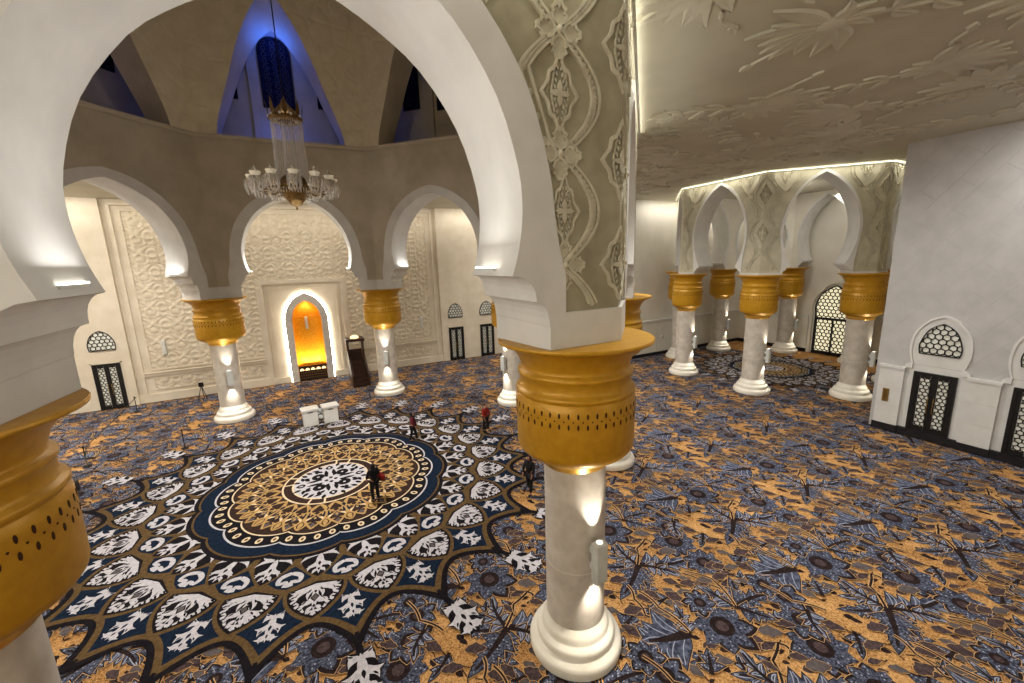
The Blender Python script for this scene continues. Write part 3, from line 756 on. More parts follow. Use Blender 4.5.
# ---- drum above the main arcade
dr_arch = refine([(3.42, 17.0), (3.28, 17.8), (2.95, 18.8), (2.45, 20.2), (1.95, 21.7), (1.3, 23.2), (.6, 24.4), (0, 25.0)], 3)
for k in (2, 3, 4, 5, 6, 1, 7, 0):
    ang = radians(-90 + 45 * k); n = Vector((cos(ang), sin(ang), 0)); t = Vector((-sin(ang), cos(ang), 0))
    mb = MB(); W = lambda s, z, d: tuple(n * d + t * s + Vector((0, 0, z)))
    for sg in (1, -1):
        d = AI + .02; half = d * T8
        lip = [(s + .16, z) if i < len(dr_arch) - 1 else (s, z + .3) for i, (s, z) in enumerate(dr_arch)]
        mb.grid([[W(sg * s, z, d - .05) for s, z in dr_arch], [W(sg * s, z, d - .05) for s, z in lip], [W(sg * s, z, d) for s, z in lip], [W(sg * half, z, d) for s, z in lip]], M['drumr'], False)
        mb.poly([W(0, 25.3, d), W(sg * half, 25.3, d), W(sg * half * .96, 28, d - .4), W(0, 28, d - .4)], M['drumr'])
        mb.grid([[W(sg * s, z, d - .05) for s, z in dr_arch], [W(sg * s, 17 + (z - 17) * .92, 11.8) for s, z in dr_arch], [W(sg * s, 17 + (z - 17) * .83, 12.6) for s, z in dr_arch]], M['drumw'])
        # carved scrolls on the spandrels, fine low relief
        rnd = random.Random(k * 2 + sg)
        for q in range(0):
            s = rnd.uniform(.4, half - .3); z = rnd.uniform(17.4, 25)
            zz = [p for p in lip if p[1] <= z]
            if not zz or s < zz[-1][0] + .35 or s > half - .35: continue
            for e in range(2):
                a = rnd.uniform(0, TAU); p = xf(lens(rnd.uniform(.5, .75), .1, 6, .15), s, z, a)
                mb.prism(p, lambda u, v, w: W(sg * u, v, d - w), .03, M['drumr'])
    for sg in (1, -1):      # gallery face of the opening
        bk = [(s, 17 + (z - 17) * .83) for s, z in dr_arch]; hb2 = 12.6 * T8
        mb.grid([[W(sg * s, z, 12.6) for s, z in bk], [W(sg * hb2, z, 12.6) for s, z in bk]], M['drumw'], False)
        mb.poly([W(0, bk[-1][1], 12.6), W(sg * hb2, bk[-1][1], 12.6), W(sg * hb2, 28, 12.6), W(0, 28, 12.6)], M['drumw'])
    # gallery behind the opening: floor, back wall, ceiling
    bo = 14.9; hb = bo * T8
    mb.poly([W(-AI * T8, 17.0, AI), W(AI * T8, 17.0, AI), W(hb, 17.0, bo), W(-hb, 17.0, bo)], M['drumw'])
    mb.poly([W(-hb, 17, bo), W(hb, 17, bo), W(hb, 28, bo), W(-hb, 28, bo)], M['drumw'])
    for s in (1.45,): mb.T = None; mb.add([W(s + a, z, d) for z in (17, 26) for (a, d) in ((-.2, bo), (-.2, bo - .18), (.2, bo - .18), (.2, bo))], [(0, 1, 5, 4), (1, 2, 6, 5), (2, 3, 7, 6)], M['drumw'])
    struct(mb.build('wall_dome_drum'), 'drum bay with tall pointed opening above the arch ' + names1[k], 'drum wall')
    if k in (3, 4, 5):
        for wi, (sc_, hw, z0, zs, zt) in enumerate(((0, .92, 20.0, 23.3, 24.25), (-3.0, .6, 20.3, 23.0, 23.6), (3.0, .6, 20.3, 23.0, 23.6))):
            wm = MB(); out = [(sc_ - hw, z0), (sc_ + hw, z0)] + [(sc_ + hw * cos(pi * i / 12), zs + (zt - zs) * sin(pi * i / 12)) for i in range(13)]
            d = bo - .03
            wm.poly([W(s, z, d) for s, z in out], M['night'])
            g = grow(out, .1)
            nn = len(out)
            wm.add([W(s, z, d) for s, z in out] + [W(s, z, d - .1) for s, z in out] + [W(s, z, d - .1) for s, z in g] + [W(s, z, d) for s, z in g], [f for i in range(nn) for f in ((i, (i + 1) % nn, nn + (i + 1) % nn, nn + i), (nn + i, nn + (i + 1) % nn, 2 * nn + (i + 1) % nn, 2 * nn + i), (2 * nn + i, 2 * nn + (i + 1) % nn, 3 * nn + (i + 1) % nn, 3 * nn + i))], M['black'])
            rnd = random.Random(wi + k)
            zz = z0 + .15
            while zz < zt - .25:                          # curling grille
                for s in [sc_ + hw * q for q in (-.6, 0, .6)]:
                    if abs(s - sc_) > hw * (1 if zz < zs else .75): continue
                    pts = [(s + .2 * (1 - i / 14) * cos(i * .75 + zz), zz + .15 + .2 * (1 - i / 14) * sin(i * .75 + zz)) for i in range(11)]
                    a, b = ribbon(pts, .035); m_ = len(a)
                    wm.add([W(u, v, d - .04) for u, v in a + b], [(j, j + 1, m_ + j + 1, m_ + j) for j in range(m_ - 1)], M['dusk'])
                zz += .36
            struct(wm.build('window_%d' % (k * 3 + wi)), 'dark grilled window in the drum gallery ' + ('centre' if wi == 0 else 'side light') + ' ' + names1[k], 'window')
cap = MB(); cap.poly([(15.2 * cos(radians(22.5 + 45 * i)) / cos(radians(22.5)), 15.2 * sin(radians(22.5 + 45 * i)) / cos(radians(22.5)), 28.0) for i in range(8)][::-1], M['drumw'])
struct(cap.build('ceiling_dome'), 'shadowed ceiling high above the dome drum', 'ceiling')
# ledge moulding at the foot of the drum
lm = MB(); 
for k in range(8):
    ang = radians(-90 + 45 * k); n = Vector((cos(ang), sin(ang), 0)); t = Vector((-sin(ang), cos(ang), 0))
    W = lambda s, z, d: tuple(n * d + t * s + Vector((0, 0, z)))
    a, b = AI - .1, AI
    lm.poly([W(-a * T8, 16.9, a), W(a * T8, 16.9, a), W(a * T8, 17.03, a), W(-a * T8, 17.03, a)], M['drumw'])
    lm.poly([W(-b * T8, 16.8, b), W(b * T8, 16.8, b), W(a * T8, 16.9, a), W(-a * T8, 16.9, a)], M['drumw'])
    lm.poly([W(-a * T8, 17.03, a), W(a * T8, 17.03, a), W(b * T8, 17.03, b + .03), W(-b * T8, 17.03, b + .03)], M['drumw'])
struct(lm.build('trim_drum_ledge'), 'narrow ledge running round the foot of the drum', 'moulding')

# ================================================================== CEILING with carved flowers
ce = MB()
def oc(r): return [(r * cos(radians(22.5 + 45 * i)) / cos(radians(22.5)), r * sin(radians(22.5 + 45 * i)) / cos(radians(22.5))) for i in range(8)]
a8, b8 = oc(AO - .2), oc(16)
for i in range(8):
    j = (i + 1) % 8; ce.poly([(*a8[i], ZC), (*a8[j], ZC), (*b8[j], ZC), (*b8[i], ZC)][::-1], M['ceil'])
h16 = 16 * T8
for sx in (1, -1):
    for sy in (1, -1): ce.poly([(sx * 16, sy * h16, ZC), (sx * 16, sy * 16, ZC), (sx * h16, sy * 16, ZC)], M['ceil'])
for (x0, x1, y0, y1) in ((X0 - .3, -16, Y0 - .3, YQ + .3), (16, XW + .3, Y0 - .3, YQ + .3), (-16, 16, Y0 - .3, -16), (-16, 16, 16, YQ + .3)):
    ce.add([(x0, y0, ZC), (x0, y1, ZC), (x1, y1, ZC), (x1, y0, ZC)], [(0, 1, 2, 3)], M['ceil'])
def cleaf(x, y, L, w, a, bend=0, h=.06):
    n = 7; P = xf(lens(L, w, n, bend), x, y, a); mid = xf([(L * i / n, bend * L * sin(pi * i / n)) for i in range(n + 1)], x, y, a)
    up_ = P[:n + 1]; dn = [P[0]] + P[n + 1:][::-1] + [P[n]]
    m = M['ceilrel']
    rows = [[(*p, ZC - .002) for p in up_], [((p[0] * .75 + q[0] * .25), (p[1] * .75 + q[1] * .25), ZC - h) for p, q in zip(up_, mid)], [(*p, ZC - h * .75) for p in mid], [((p[0] * .75 + q[0] * .25), (p[1] * .75 + q[1] * .25), ZC - h) for p, q in zip(dn, mid)], [(*p, ZC - .002) for p in dn]]
    ce.grid(rows, m, False)
def cstem(pts, w=.11):
    a, b = ribbon(pts, w); c_, d_ = ribbon(pts, w * .5)
    ce.grid([[(*p, ZC - .002) for p in a], [(*p, ZC - .05) for p in c_], [(*p, ZC - .05) for p in d_], [(*p, ZC - .002) for p in b]], M['ceilrel'], False)
def cflower(x, y, R, a, rnd):
    for i in range(9): cleaf(x, y, R * rnd.uniform(.8, 1.15), R * .15, a - 1.3 + 2.6 * i / 8, rnd.uniform(-.1, .1))
    for i in range(4): cleaf(x, y, R * .55, R * .1, a + pi - .9 + 1.8 * i / 3, rnd.uniform(-.3, .3))
    ce.lathe([(.24 * R / 1.2, 0), (.2 * R / 1.2, -.07), (.01, -.1)], M['ceilrel'], 10, (x, y, ZC))
rnd = random.Random(11)
spots = []
for i in range(9):
    for j in range(10):
        x = 5.5 + i * 4.1 + (j % 2) * 2.0 + rnd.uniform(-.7, .7); y = -23 + j * 3.3 + rnd.uniform(-.7, .7)
        if x > XW - 3: continue
        if max(abs(x), abs(y), abs(x + y) * .7071, abs(x - y) * .7071) < 14.0 or hypot(x - C2[0], y - C2[1]) < 10.2: continue
        if x > XR - 2.2 and (y < YW0 + 2 or y > YW1 - 2): continue
        if y > YQ - 3: continue
        spots.append((x, y))
for (x, y) in spots:
    a = rnd.uniform(0, TAU); cflower(x, y, rnd.uniform(1.3, 2.1), a, rnd)
    b = a + pi + rnd.uniform(-.4, .4); pts = [(x + cos(b + .25 * sin(i / 3)) * .34 * i, y + sin(b + .25 * sin(i / 3)) * .34 * i) for i in range(9)]
    cstem(pts)
    for i in (3, 5, 7):
        for sg in (1, -1): cleaf(*pts[i], rnd.uniform(.55, .9), .13, b + sg * rnd.uniform(.6, 1.0), sg * .12)
    cflower(*pts[-1], rnd.uniform(.5, .8), b, rnd)
    for i in range(2):
        c_ = a + rnd.uniform(-2, 2); q = [(x + cos(c_) * (1.3 + .2 * k), y + sin(c_) * (1.3 + .2 * k) + .12 * sin(k)) for k in range(5)]; cstem(q, .09); cleaf(*q[-1], .4, .12, c_)
struct(ce.build('ceiling'), 'khaki plaster ceiling carved with large sprays of flowers', 'ceiling')

# ================================================================== WALLS
# ---- prayer wall
w = MB()
w.box(X0, -1.62, YQ, YQ + .4, 0, ZC, M['qplaster']); w.box(1.62, XR, YQ, YQ + .4, 0, ZC, M['qplaster']); w.box(-1.62, 1.62, YQ, YQ + .4, 7.42, ZC, M['qplaster'])
mprof = refine([(1.62, 0), (1.62, 4.9), (1.56, 5.6), (1.32, 6.3), (.85, 6.95), (.35, 7.25), (0, 7.42)], 4)
for sg in (1, -1): w.grid([[(sg * 1.62, YQ, z) for s_, z in mprof], [(sg * s_, YQ, z) for s_, z in mprof]], M['qplaster'], False)
for sg in (1, -1):
    def bx(s0, s1, y, z0, z1, m): w.box(min(sg * s0, sg * s1), max(sg * s0, sg * s1), y, YQ + .02, z0, z1, m)
    bx(11.55, 27 if sg < 0 else 26.7, YQ - .30, 0, ZC, M['qplaster'])          # side walls stand forward
    bx(11.05, 11.25, YQ - .12, .6, 14.0, M['qplaster']); bx(10.55, 10.66, YQ - .1, 2.35, 13.7, M['qplaster'])
    bx(3.25, 11.05, YQ - .125, 1.95, 2.15, M['qplaster']); bx(3.25, 11.05, YQ - .2, 2.15, 2.2, M['qplaster'])
    bx(3.25, 11.55, YQ - .16, 0, .6, M['qplaster'])
    bx(3.25, 10.6, YQ - .085, 2.35, 2.45, M['qplaster']); bx(3.25, 3.35, YQ - .08, 2.45, 8.6, M['qplaster'])
    bx(3.6, 10.6, YQ - .07, .86, .94, M['qplaster']); bx(3.6, 10.6, YQ - .072, 1.72, 1.8, M['qplaster'])
    bx(0, 11.2, YQ - .2, 14.0, 14.2, M['qplaster']); bx(0, 10.66, YQ - .115, 13.6, 13.72, M['qplaster'])
    bx(2.9, 3.25, YQ - .12, 0, 8.5, M['qplaster']); bx(0, 3.25, YQ - .125, 8.2, 8.5, M['qplaster'])
    bx(2.45, 2.6, YQ - .06, .5, 7.9, M['qplaster']); bx(0, 2.6, YQ - .065, 7.78, 7.9, M['qplaster'])
    bx(1.65, 2.9, YQ - .08, 0, .5, M['qplaster'])
struct(w.build('wall_prayer'), 'warm cream prayer wall with framed carved panels around the mihrab', 'wall')
# carved arabesque as a height field
def arab(x, z):
    x *= 1.75; z *= 1.75
    ax = abs(((x + 1.25) % 2.5) - 1.25); zz = (z % 2.2) - 1.1
    v = sin(5.2 * ax + 2.4 * sin(2.9 * zz + 1.1 * ax)) * sin(4.6 * zz + 2.2 * sin(3.4 * ax + .6)) + .55 * sin(11 * ax + 4 * sin(3 * zz)) * sin(9 * zz + 3 * cos(4 * ax))
    v = max(-1, min(1, v * 1.5)); return .072 * (.5 + .5 * v)
def relief_panel(name, x0, x1, z0, z1, y, label, skip=None):
    mb = MB(); st = .06; nx = int((x1 - x0) / st); nz = int((z1 - z0) / st)
    xs = [x0 + (x1 - x0) * i / nx for i in range(nx + 1)]; zs = [z0 + (z1 - z0) * j / nz for j in range(nz + 1)]
    vs = [(x, y - .004 - arab(x, z), z) for z in zs for x in xs]; fs = []
    for j in range(nz):
        for i in range(nx):
            if skip and skip(xs[i] + st / 2, zs[j] + st / 2): continue
            a = j * (nx + 1) + i; fs.append((a, a + 1, a + nx + 2, a + nx + 1))
    mb.add(vs, fs, M['qrelief'], True)
    o = mb.build(name); struct(o, label, 'carved panel'); return o
relief_panel('trim_carved_panel', -10.55, 10.55, 2.45, 13.6, YQ, 'large carved arabesque panel filling the prayer wall above the dado', lambda x, z: abs(x) < 3.25 and z < 8.5)
relief_panel('trim_dado_panel_1', -10.55, -3.65, .95, 1.72, YQ, 'low carved dado panel on the mihrab side with the donation boxes')
relief_panel('trim_dado_panel_2', 3.65, 10.55, .95, 1.72, YQ, 'low carved dado panel behind the wooden pulpit')

# ---- mihrab
mi = thing('mihrab', 'gold lit prayer niche with grey pointed arch in white wall', 'mihrab', (0, YQ, 0))
prof_o = refine([(1.62, 0), (1.62, 4.9), (1.56, 5.6), (1.32, 6.3), (.85, 6.95), (.35, 7.25), (0, 7.42)], 4)
prof_i = refine([(1.1, 0), (1.1, 4.9), (1.06, 5.4), (.92, 5.95), (.6, 6.42), (.25, 6.66), (0, 6.76)], 4)
fr = MB()
for sg in (1, -1):
    fr.grid([[(sg * s, -.1, z) for s, z in prof_o], [(sg * s, -.26, z) for s, z in prof_o], [(sg * s, -.3, z) for s, z in [(a[0] * .9 + b[0] * .1, a[1] * .9 + b[1] * .1) for a, b in zip(prof_o, prof_i)]], [(sg * s, -.3, z) for s, z in prof_i], [(sg * s, -.0, z) for s, z in prof_i]], M['greyring'], False)
fr.build('arch_surround', mi)
ni = MB()
def m_gold_niche():
    m = NT('gilded_mosaic').set(.38, .35, .5); v = m.coord(); 
    m.color(m.ramp(m.noise(v, 9, 4), [(.35, lin((206, 134, 22))), (.65, lin((232, 168, 40)))])); m.bump(m.noise(v, 30), .2, .02); return m.m
M['niche'] = m_gold_niche()
rows = []
for s_, z in prof_i: rows.append([(s_ * cos(pi * j / 16), .0 + .9 * sin(pi * j / 16) * min(1, (s_ / 1.1) ** .6 + .001), z) for j in range(17)])
ni.grid(rows, M['niche'], True)
ni.build('gilded_niche', mi)
sc_ = MB(); sc_.box(-1.06, 1.06, -.14, -.06, 0, 1.2, M['wood']); 
for i in range(5):
    x = -.84 + .42 * i
    sc_.add([(x + .17 * cos(a), -.145, .86 + .2 * sin(a)) for a in [pi * k / 8 for k in range(9)]], [tuple(range(9))[::-1]], M['lampgold'])
for i in range(12):
    for j in range(3):
        sc_.prism(xf([(.07, 0), (0, .09), (-.07, 0), (0, -.09)], -.92 + .167 * i, .22 + .22 * j), lambda u, v, w_: (u, -.14 - w_, v), .02, M['bronze'])
sc_.box(-1.08, 1.08, -.17, -.04, 1.15, 1.25, M['wood']); sc_.box(-1.09, 1.09, -.2, -.06, 0, .1, M['black'])
tag(sc_.build('carved_screen', mi), 'dark carved low screen with lit arches')
gl = MB()
for sg in (1, -1):
    pg = [(s * 1.0, z * 1.0) for s, z in prof_o]
    o1 = [(s + .05, z + (.06 if s < .4 else .03 if s < 1.5 else 0)) for s, z in pg]
    gl.grid([[(sg * s, -.1, z) for s, z in pg], [(sg * s, -.1, z) for s, z in o1], [(sg * s, -.02, z) for s, z in o1]], M['ledarch'], False)
tag(gl.build('light_strip', mi), 'glowing white outline of the arch')

# ---- wall speakers (slim columns)
def speaker(x, y, z, label):
    t = thing('column_speaker', label, 'speaker', (x, y, z), 0, 'slim white wall speakers')
    b = MB(); b.bbox(-.11, .11, -.14, .06, 0, 1.05, M['greyw'], .03); b.build('cabinet', t)
    g = MB(); g.box(-.08, .08, -.147, -.14, .06, .98, M['boxw'])
    for i in range(14): g.box(-.07, .07, -.152, -.147, .09 + .063 * i, .1 + .063 * i, M['dusk'])
    g.build('grille', t); return t
speaker(-9.6, YQ - .09, 3.5, 'slim white speaker on the carved panel behind the far arch column')
speaker(9.6, YQ - .09, 3.55, 'slim white speaker on the carved panel near the twin lattice doors')
speaker(-.05, YQ + .72, 4.3, 'slim white speaker glowing inside the gold mihrab niche')

# ---- doors
def lattice(mb, W, inside, x0, x1, z0, z1, d, cellw, wd, mat):
    """honeycomb girih bars"""
    h = cellw * .866; r = 0; z = z0 - cellw
    segs = set()
    while z < z1 + cellw:
        x = x0 - cellw + (r % 2) * h * .5 * 2 * .5
        while x < x1 + cellw:
            for k in range(3):
                a = radians(30 + 60 * k); b = radians(90 + 60 * k); R = cellw * .577
                segs.add((round(x + R * cos(a), 3), round(z + R * sin(a), 3), round(x + R * cos(b), 3), round(z + R * sin(b), 3)))
            x += cellw
        z += h; r += 1
    for (a, b, c_, e) in segs:
        if not (inside(a, b) or inside(c_, e)): continue
        n = 8; ps = [(a + (c_ - a) * i / n, b + (e - b) * i / n) for i in range(n + 1)]
        ps = [p for p in ps if inside(*p)]
        if len(ps) < 2: continue
        p, q = ps[0], ps[-1]; tx, tz = q[0] - p[0], q[1] - p[1]; L = hypot(tx, tz) or 1; ox, oz = -tz / L * wd / 2, tx / L * wd / 2
        v = [(p[0] + ox, p[1] + oz), (p[0] - ox, p[1] - oz), (q[0] - ox, q[1] - oz), (q[0] + ox, q[1] + oz)]
        mb.add([W(s, zz, d) for s, zz in v] + [W(s, zz, d + .03) for s, zz in v], [(4, 5, 6, 7), (0, 1, 5, 4), (2, 3, 7, 6), (1, 2, 6, 5), (3, 0, 4, 7)], mat)
def door(num, origin, ang, w, h, z0, pane, lat, label, handle=True):
    """black framed double door with lattice over panes; ang = direction the door faces"""
    o = D.objects.new('door_%d' % num, None); COL.objects.link(o); o.location = origin; o.rotation_euler = (0, 0, ang + pi / 2); o.empty_display_size = .2
    struct(o, label, 'door')
    Wl = lambda s, z, d: (s, -d, z)
    f = MB(); f.box(-w / 2, -w / 2 + .13, -.1, .06, 0, h, M['black']); f.box(w / 2 - .13, w / 2, -.1, .06, 0, h, M['black']); f.box(-w / 2 + .13, w / 2 - .13, -.1, .06, h - .13, h, M['black'])
    f.box(-w / 2 + .13, w / 2 - .13, -.06, .05, 0, .06, M['black']); f.build('door_frame', o)
    for sg in (-1, 1):
        x0, x1 = (-w / 2 + .13, -.005) if sg < 0 else (.005, w / 2 - .13)
        l = MB(); zb, zt = .06, h - .13
        for (a, b, c_, e) in ((x0, x0 + .12, zb, zt), (x1 - .12, x1, zb, zt), (x0 + .12, x1 - .15, zb, zb + .2), (x0 + .15, x1 - .15, zt - .14, zt)): l.box(a, b, -.07, -.01, c_, e, M['black'])
        lf = l.build('door_leaf', o)
        p = MB(); p.box(x0 + .15, x1 - .15, -.04, -.03, zb + .2, zt - .14, pane); p.build('pane', lf)
        g = MB(); lattice(g, Wl, lambda s, z: x0 + .14 < s < x1 - .14 and zb + .19 < z < zt - .13, x0, x1, zb, zt, .04, .2, .04, lat); tag(g.build('lattice', lf), 'geometric lattice over the pane')
        if handle: hm = MB(); hm.tube([(-sg * -.1, -.09, 1.0), (-sg * -.1, -.13, 1.05), (-sg * -.1, -.13, 1.75), (-sg * -.1, -.09, 1.8)], .018, M['brass'], 6); tag(hm.build('handle', lf), 'brass pull handle')
    return o
def trans(num, origin, ang, hw, z0, zs, zt, pane, lat, label):
    o = D.objects.new('window_%d' % num, None); COL.objects.link(o); o.location = origin; o.rotation_euler = (0, 0, ang + pi / 2); o.empty_display_size = .2
    struct(o, label, 'window')
    half = refine([(hw * .94, z0), (hw, z0 + (zs - z0) * .5), (hw * .97, zs), (hw * .72, zs + (zt - zs) * .55), (hw * .36, zs + (zt - zs) * .85), (0, zt)], 3)
    out = half + [(-s, z) for s, z in half[-2::-1]]
    Wl = lambda s, z, d: (s, -d, z)
    p = MB(); p.poly([Wl(s, z, .01) for s, z in out], pane); p.build('pane', o)
    n = len(out); inn = grow(out, -.07); f = MB()
    f.add([Wl(s, z, 0) for s, z in out] + [Wl(s, z, .08) for s, z in out] + [Wl(s, z, .08) for s, z in inn] + [Wl(s, z, 0) for s, z in inn], [q for i in range(n) for q in ((i, (i + 1) % n, n + (i + 1) % n, n + i), (n + i, n + (i + 1) % n, 2 * n + (i + 1) % n, 2 * n + i), (2 * n + i, 2 * n + (i + 1) % n, 3 * n + (i + 1) % n, 3 * n + i))], M['black']); f.build('frame', o)
    def ins(s, z):
        if z < z0 + .04 or z > zt - .05: return False
        for i in range(len(half) - 1):
            if half[i][1] <= z <= half[i + 1][1]:
                t = (z - half[i][1]) / (half[i + 1][1] - half[i][1] + 1e-9); return abs(s) < half[i][0] + (half[i + 1][0] - half[i][0]) * t - .05
        return False
    g = MB(); lattice(g, Wl, ins, -hw, hw, z0, zt, .02, .27, .045, lat); g.build('lattice', o)
    return o
# prayer wall doors
yq = YQ - .31
for i, (x, lab) in enumerate(((12.95, 'next to the carved panel beside the pulpit side'), (16.25, 'second from the carved panel beside the arch pier'), (-12.9, 'next to the carved panel beyond the near column'), (-16.2, 'mostly hidden by the near gold capital'))):
    door(1 + i, (x, yq, 0), -pi / 2, 1.5, 3.25, 0, M['frost'], M['black'], 'black lattice double door in the prayer wall ' + lab)
    trans(20 + i, (x, yq, 0), -pi / 2, .74, 4.2, 4.75, 5.6, M['frost'], M['black'], 'small pointed lattice window above the door ' + lab)
sur = MB()
for x in (12.95, 16.25, -12.9, -16.2):
    sur.box(x - .86, x - .76, yq - .02, yq + .01, 0, 3.35, M['qplaster']); sur.box(x + .76, x + .86, yq - .02, yq + .01, 0, 3.35, M['qplaster']); sur.box(x - .86, x + .86, yq - .02, yq + .01, 3.27, 3.37, M['qplaster'])
struct(sur.build('trim_1'), 'slim raised surrounds of the prayer wall doors', 'moulding')

# ---- panelled wall on the side hall corner (x = XR)
w = MB(); w.box(XR, XR + .5, Y0, YW0, 0, ZC, M['rwall'])
struct(w.build('wall_panelled'), 'white wall of diagonal panels rising to the ceiling', 'wall')
w = MB(); nich = MB()
dy = [-11.27, -14.55, -17.83]
edges = [YW0 - .22] + [v for y in dy for v in (y + 1.12, y - 1.12)] + [Y0]
for i in range(0, len(edges) - 1, 2):
    y1, y0 = edges[i], edges[i + 1]
    if y0 < -20: y0 = -20
    if y1 - y0 < .3: continue
    w.box(XR - .2, XR + .02, y0, y1, .36, 3.36, M['white']); w.box(XR - .27, XR + .02, y0 - .03, y1 + .03, 3.36, 3.5, M['white'])
    for zz in (1.35, 2.35): w.box(XR - .205, XR - .19, y0 + .02, y1 - .02, zz, zz + .03, M['greyring'])
    w.box(XR - .26, XR + .02, y0 - .02, y1 + .02, 0, .36, M['basebd'])
struct(w.build('trim_dado_wainscot'), 'white panelled dado with projecting rail and dark skirting', 'wainscot')
for i, y in enumerate(dy[:2]):
    nm = MB(); Wl = lambda s, z, d: (XR - d, y + s, z)
    hp = refine([(.86, 3.72), (.97, 4.15), (1.0, 4.7), (.9, 5.3), (.58, 5.8), (.25, 6.04), (0, 6.14)], 3)
    hq = grow(hp + [(-s, z) for s, z in hp[-2::-1]], .0)
    full = hp + [(-s, z) for s, z in hp[-2::-1]]; ful2 = [(s * 1.09, z + (.1 if abs(s) < .5 else .04)) for s, z in full]
    nm.grid([[Wl(s, z, .0) for s, z in ful2], [Wl(s, z, .09) for s, z in ful2], [Wl(s, z, .09) for s, z in full], [Wl(s, z, .015) for s, z in full]], M['white'], False)
    nm.poly([Wl(s, z, .015) for s, z in full], M['white'])
    nm.poly([Wl(-1.12, 0, .012), Wl(1.12, 0, .012), Wl(1.12, 3.7, .012), Wl(-1.12, 3.7, .012)], M['white'])
    for sg in (1, -1): nm.prism([(sg * .88, 3.5), (sg * 1.16, 3.5), (sg * 1.16, 3.62), (sg * 1.02, 3.76), (sg * .88, 3.76)], lambda u, v, d: Wl(u, v, d), .12, M['white'])
    nm.box(XR - .2, XR, y - 1.12, y + 1.12, 0, .36, M['basebd'])
    lab = ('beside the brass wall plate', 'past the brass plate door, cut by the picture edge')[i]
    struct(nm.build('trim_%d' % (3 + i)), 'white pointed arch moulding around the lattice door ' + lab, 'moulding')
    door(5 + i, (XR - .03, y, .36), pi, 1.56, 3.02, 0, M['frost'], M['black'], 'black lattice double door in the diagonal panelled wall ' + lab)
    trans(30 + i, (XR - .03, y, 0), pi, .76, 4.3, 4.85, 5.85, M['frost'], M['black'], 'pointed black lattice window above the door ' + lab)
t = thing('wall_plate', 'small brass plate on the white dado beside the lattice door', 'plate', (XR - .2, -9.55, 1.55))
b = MB(); b.prism([(-.13, 0), (.13, 0), (.13, .7), (-.13, .7)], lambda u, v, d: (-.01 - d, u, v), .025, M['brass']); b.build('plate', t)
b = MB(); b.prism([(-.07, .1), (.07, .1), (.07, .6), (-.07, .6)], lambda u, v, d: (-.035 - d, u, v), .012, M['bronze']); b.build('insert', t)

# ---- side hall walls
w = MB(); w.box(XR, XW, YW1, YW1 + .4, 0, ZC, M['wing']); struct(w.build('wall_side_hall_back'), 'cream side wall of the smaller hall behind the octagon', 'wall')
w = MB(); w.box(XW, XW + .4, YW0 - .4, YW1 + .4, 0, ZC, M['wing']); struct(w.build('wall_side_hall_end'), 'cream end wall of the smaller hall with the arched door', 'wall')
w = MB(); w.box(XR + .5, XW, YW0 - .4, YW0, 0, ZC, M['wing']); struct(w.build('wall_side_hall_front'), 'cream wall behind the diagonal panelled corner', 'wall')
w = MB(); w.box(XR, XR + .4, YW1 + .4, YQ, 0, ZC, M['wing']); struct(w.build('wall_return'), 'cream return wall between the prayer wall and smaller hall', 'wall')
w = MB(); w.box(X0 - .4, X0, Y0, YQ + .4, 0, ZC, M['wing']); struct(w.build('wall_far_side'), 'plain cream wall closing the main hall', 'wall')
w = MB(); w.box(X0 - .4, XR + .5, Y0 - .4, Y0, 0, ZC, M['wing']); struct(w.build('wall_rear'), 'plain cream wall behind the balcony', 'wall')
w = MB()
w.box(XR, XW, YW1 - .1, YW1, .3, 3.3, M['wing']); w.box(XR, XW, YW1 - .17, YW1, 3.3, 3.46, M['white']); w.box(XR, XW, YW1 - .14, YW1, 0, .3, M['basebd'])
for (y0, y1) in ((2.55, YW1), (YW0, -1.55)):
    w.box(XW - .1, XW, y0, y1, .3, 3.3, M['wing']); w.box(XW - .17, XW, y0, y1, 3.3, 3.46, M['white']); w.box(XW - .14, XW, y0, y1, 0, .3, M['basebd'])
for x in range(28, 42, 2): w.box(x - .015, x + .015, YW1 - .108, YW1 - .1, .35, 3.25, M['greyring'])
struct(w.build('trim_side_hall_wainscot'), 'cream dado with rail and black skirting along the smaller hall', 'wainscot')
w = MB(); w.lathe([(.16, 0), (.16, .04), (.05, .06)], M['greyring'], 14); o = w.build('floor_outlet_plate'); o.rotation_euler = (pi / 2, 0, 0); o.location = (30.7, YW1 - .1, 1.7)
tag(o, 'small round grey plate on the cream dado behind the octagon', 'plate'); o.name = 'wall_socket'
# arched lattice door at the end
yc = .5
o = D.objects.new('door_7', None); COL.objects.link(o); o.location = (XW - .05, yc, 0); o.rotation_euler = (0, 0, pi + pi / 2); o.empty_display_size = .2
struct(o, 'tall arched lattice door glowing warm in the end wall', 'door')
Wl = lambda s, z, d: (s, -d, z)
hw = 1.5; half = refine([(hw, 0), (hw, 2.0), (hw, 3.7), (hw * 1.04, 4.3), (hw * .95, 5.0), (hw * .7, 5.7), (hw * .34, 6.15), (0, 6.4)], 3); full = half + [(-s, z) for s, z in half[-2::-1]]
p = MB(); p.poly([Wl(s, z, .01) for s, z in full], M['litpane']); tag(p.build('pane', o), 'warm lit pane')
f = MB(); inn = [(s * .92, z - (.12 if z > 5.5 else 0)) for s, z in full]
f.grid([[Wl(s, z, 0) for s, z in full], [Wl(s, z, .12) for s, z in full], [Wl(s, z, .12) for s, z in inn], [Wl(s, z, .01) for s, z in inn]], M['black'], False)
for a in (-.06, -1.42, 1.3): f.box(a, a + .12, -.1, -.01, 0, 3.25, M['black'])
f.box(-1.4, 1.4, -.12, -.01, 3.2, 3.42, M['black']); f.box(-1.4, 1.4, -.1, -.01, 0, .3, M['black']); f.build('door_frame', o)
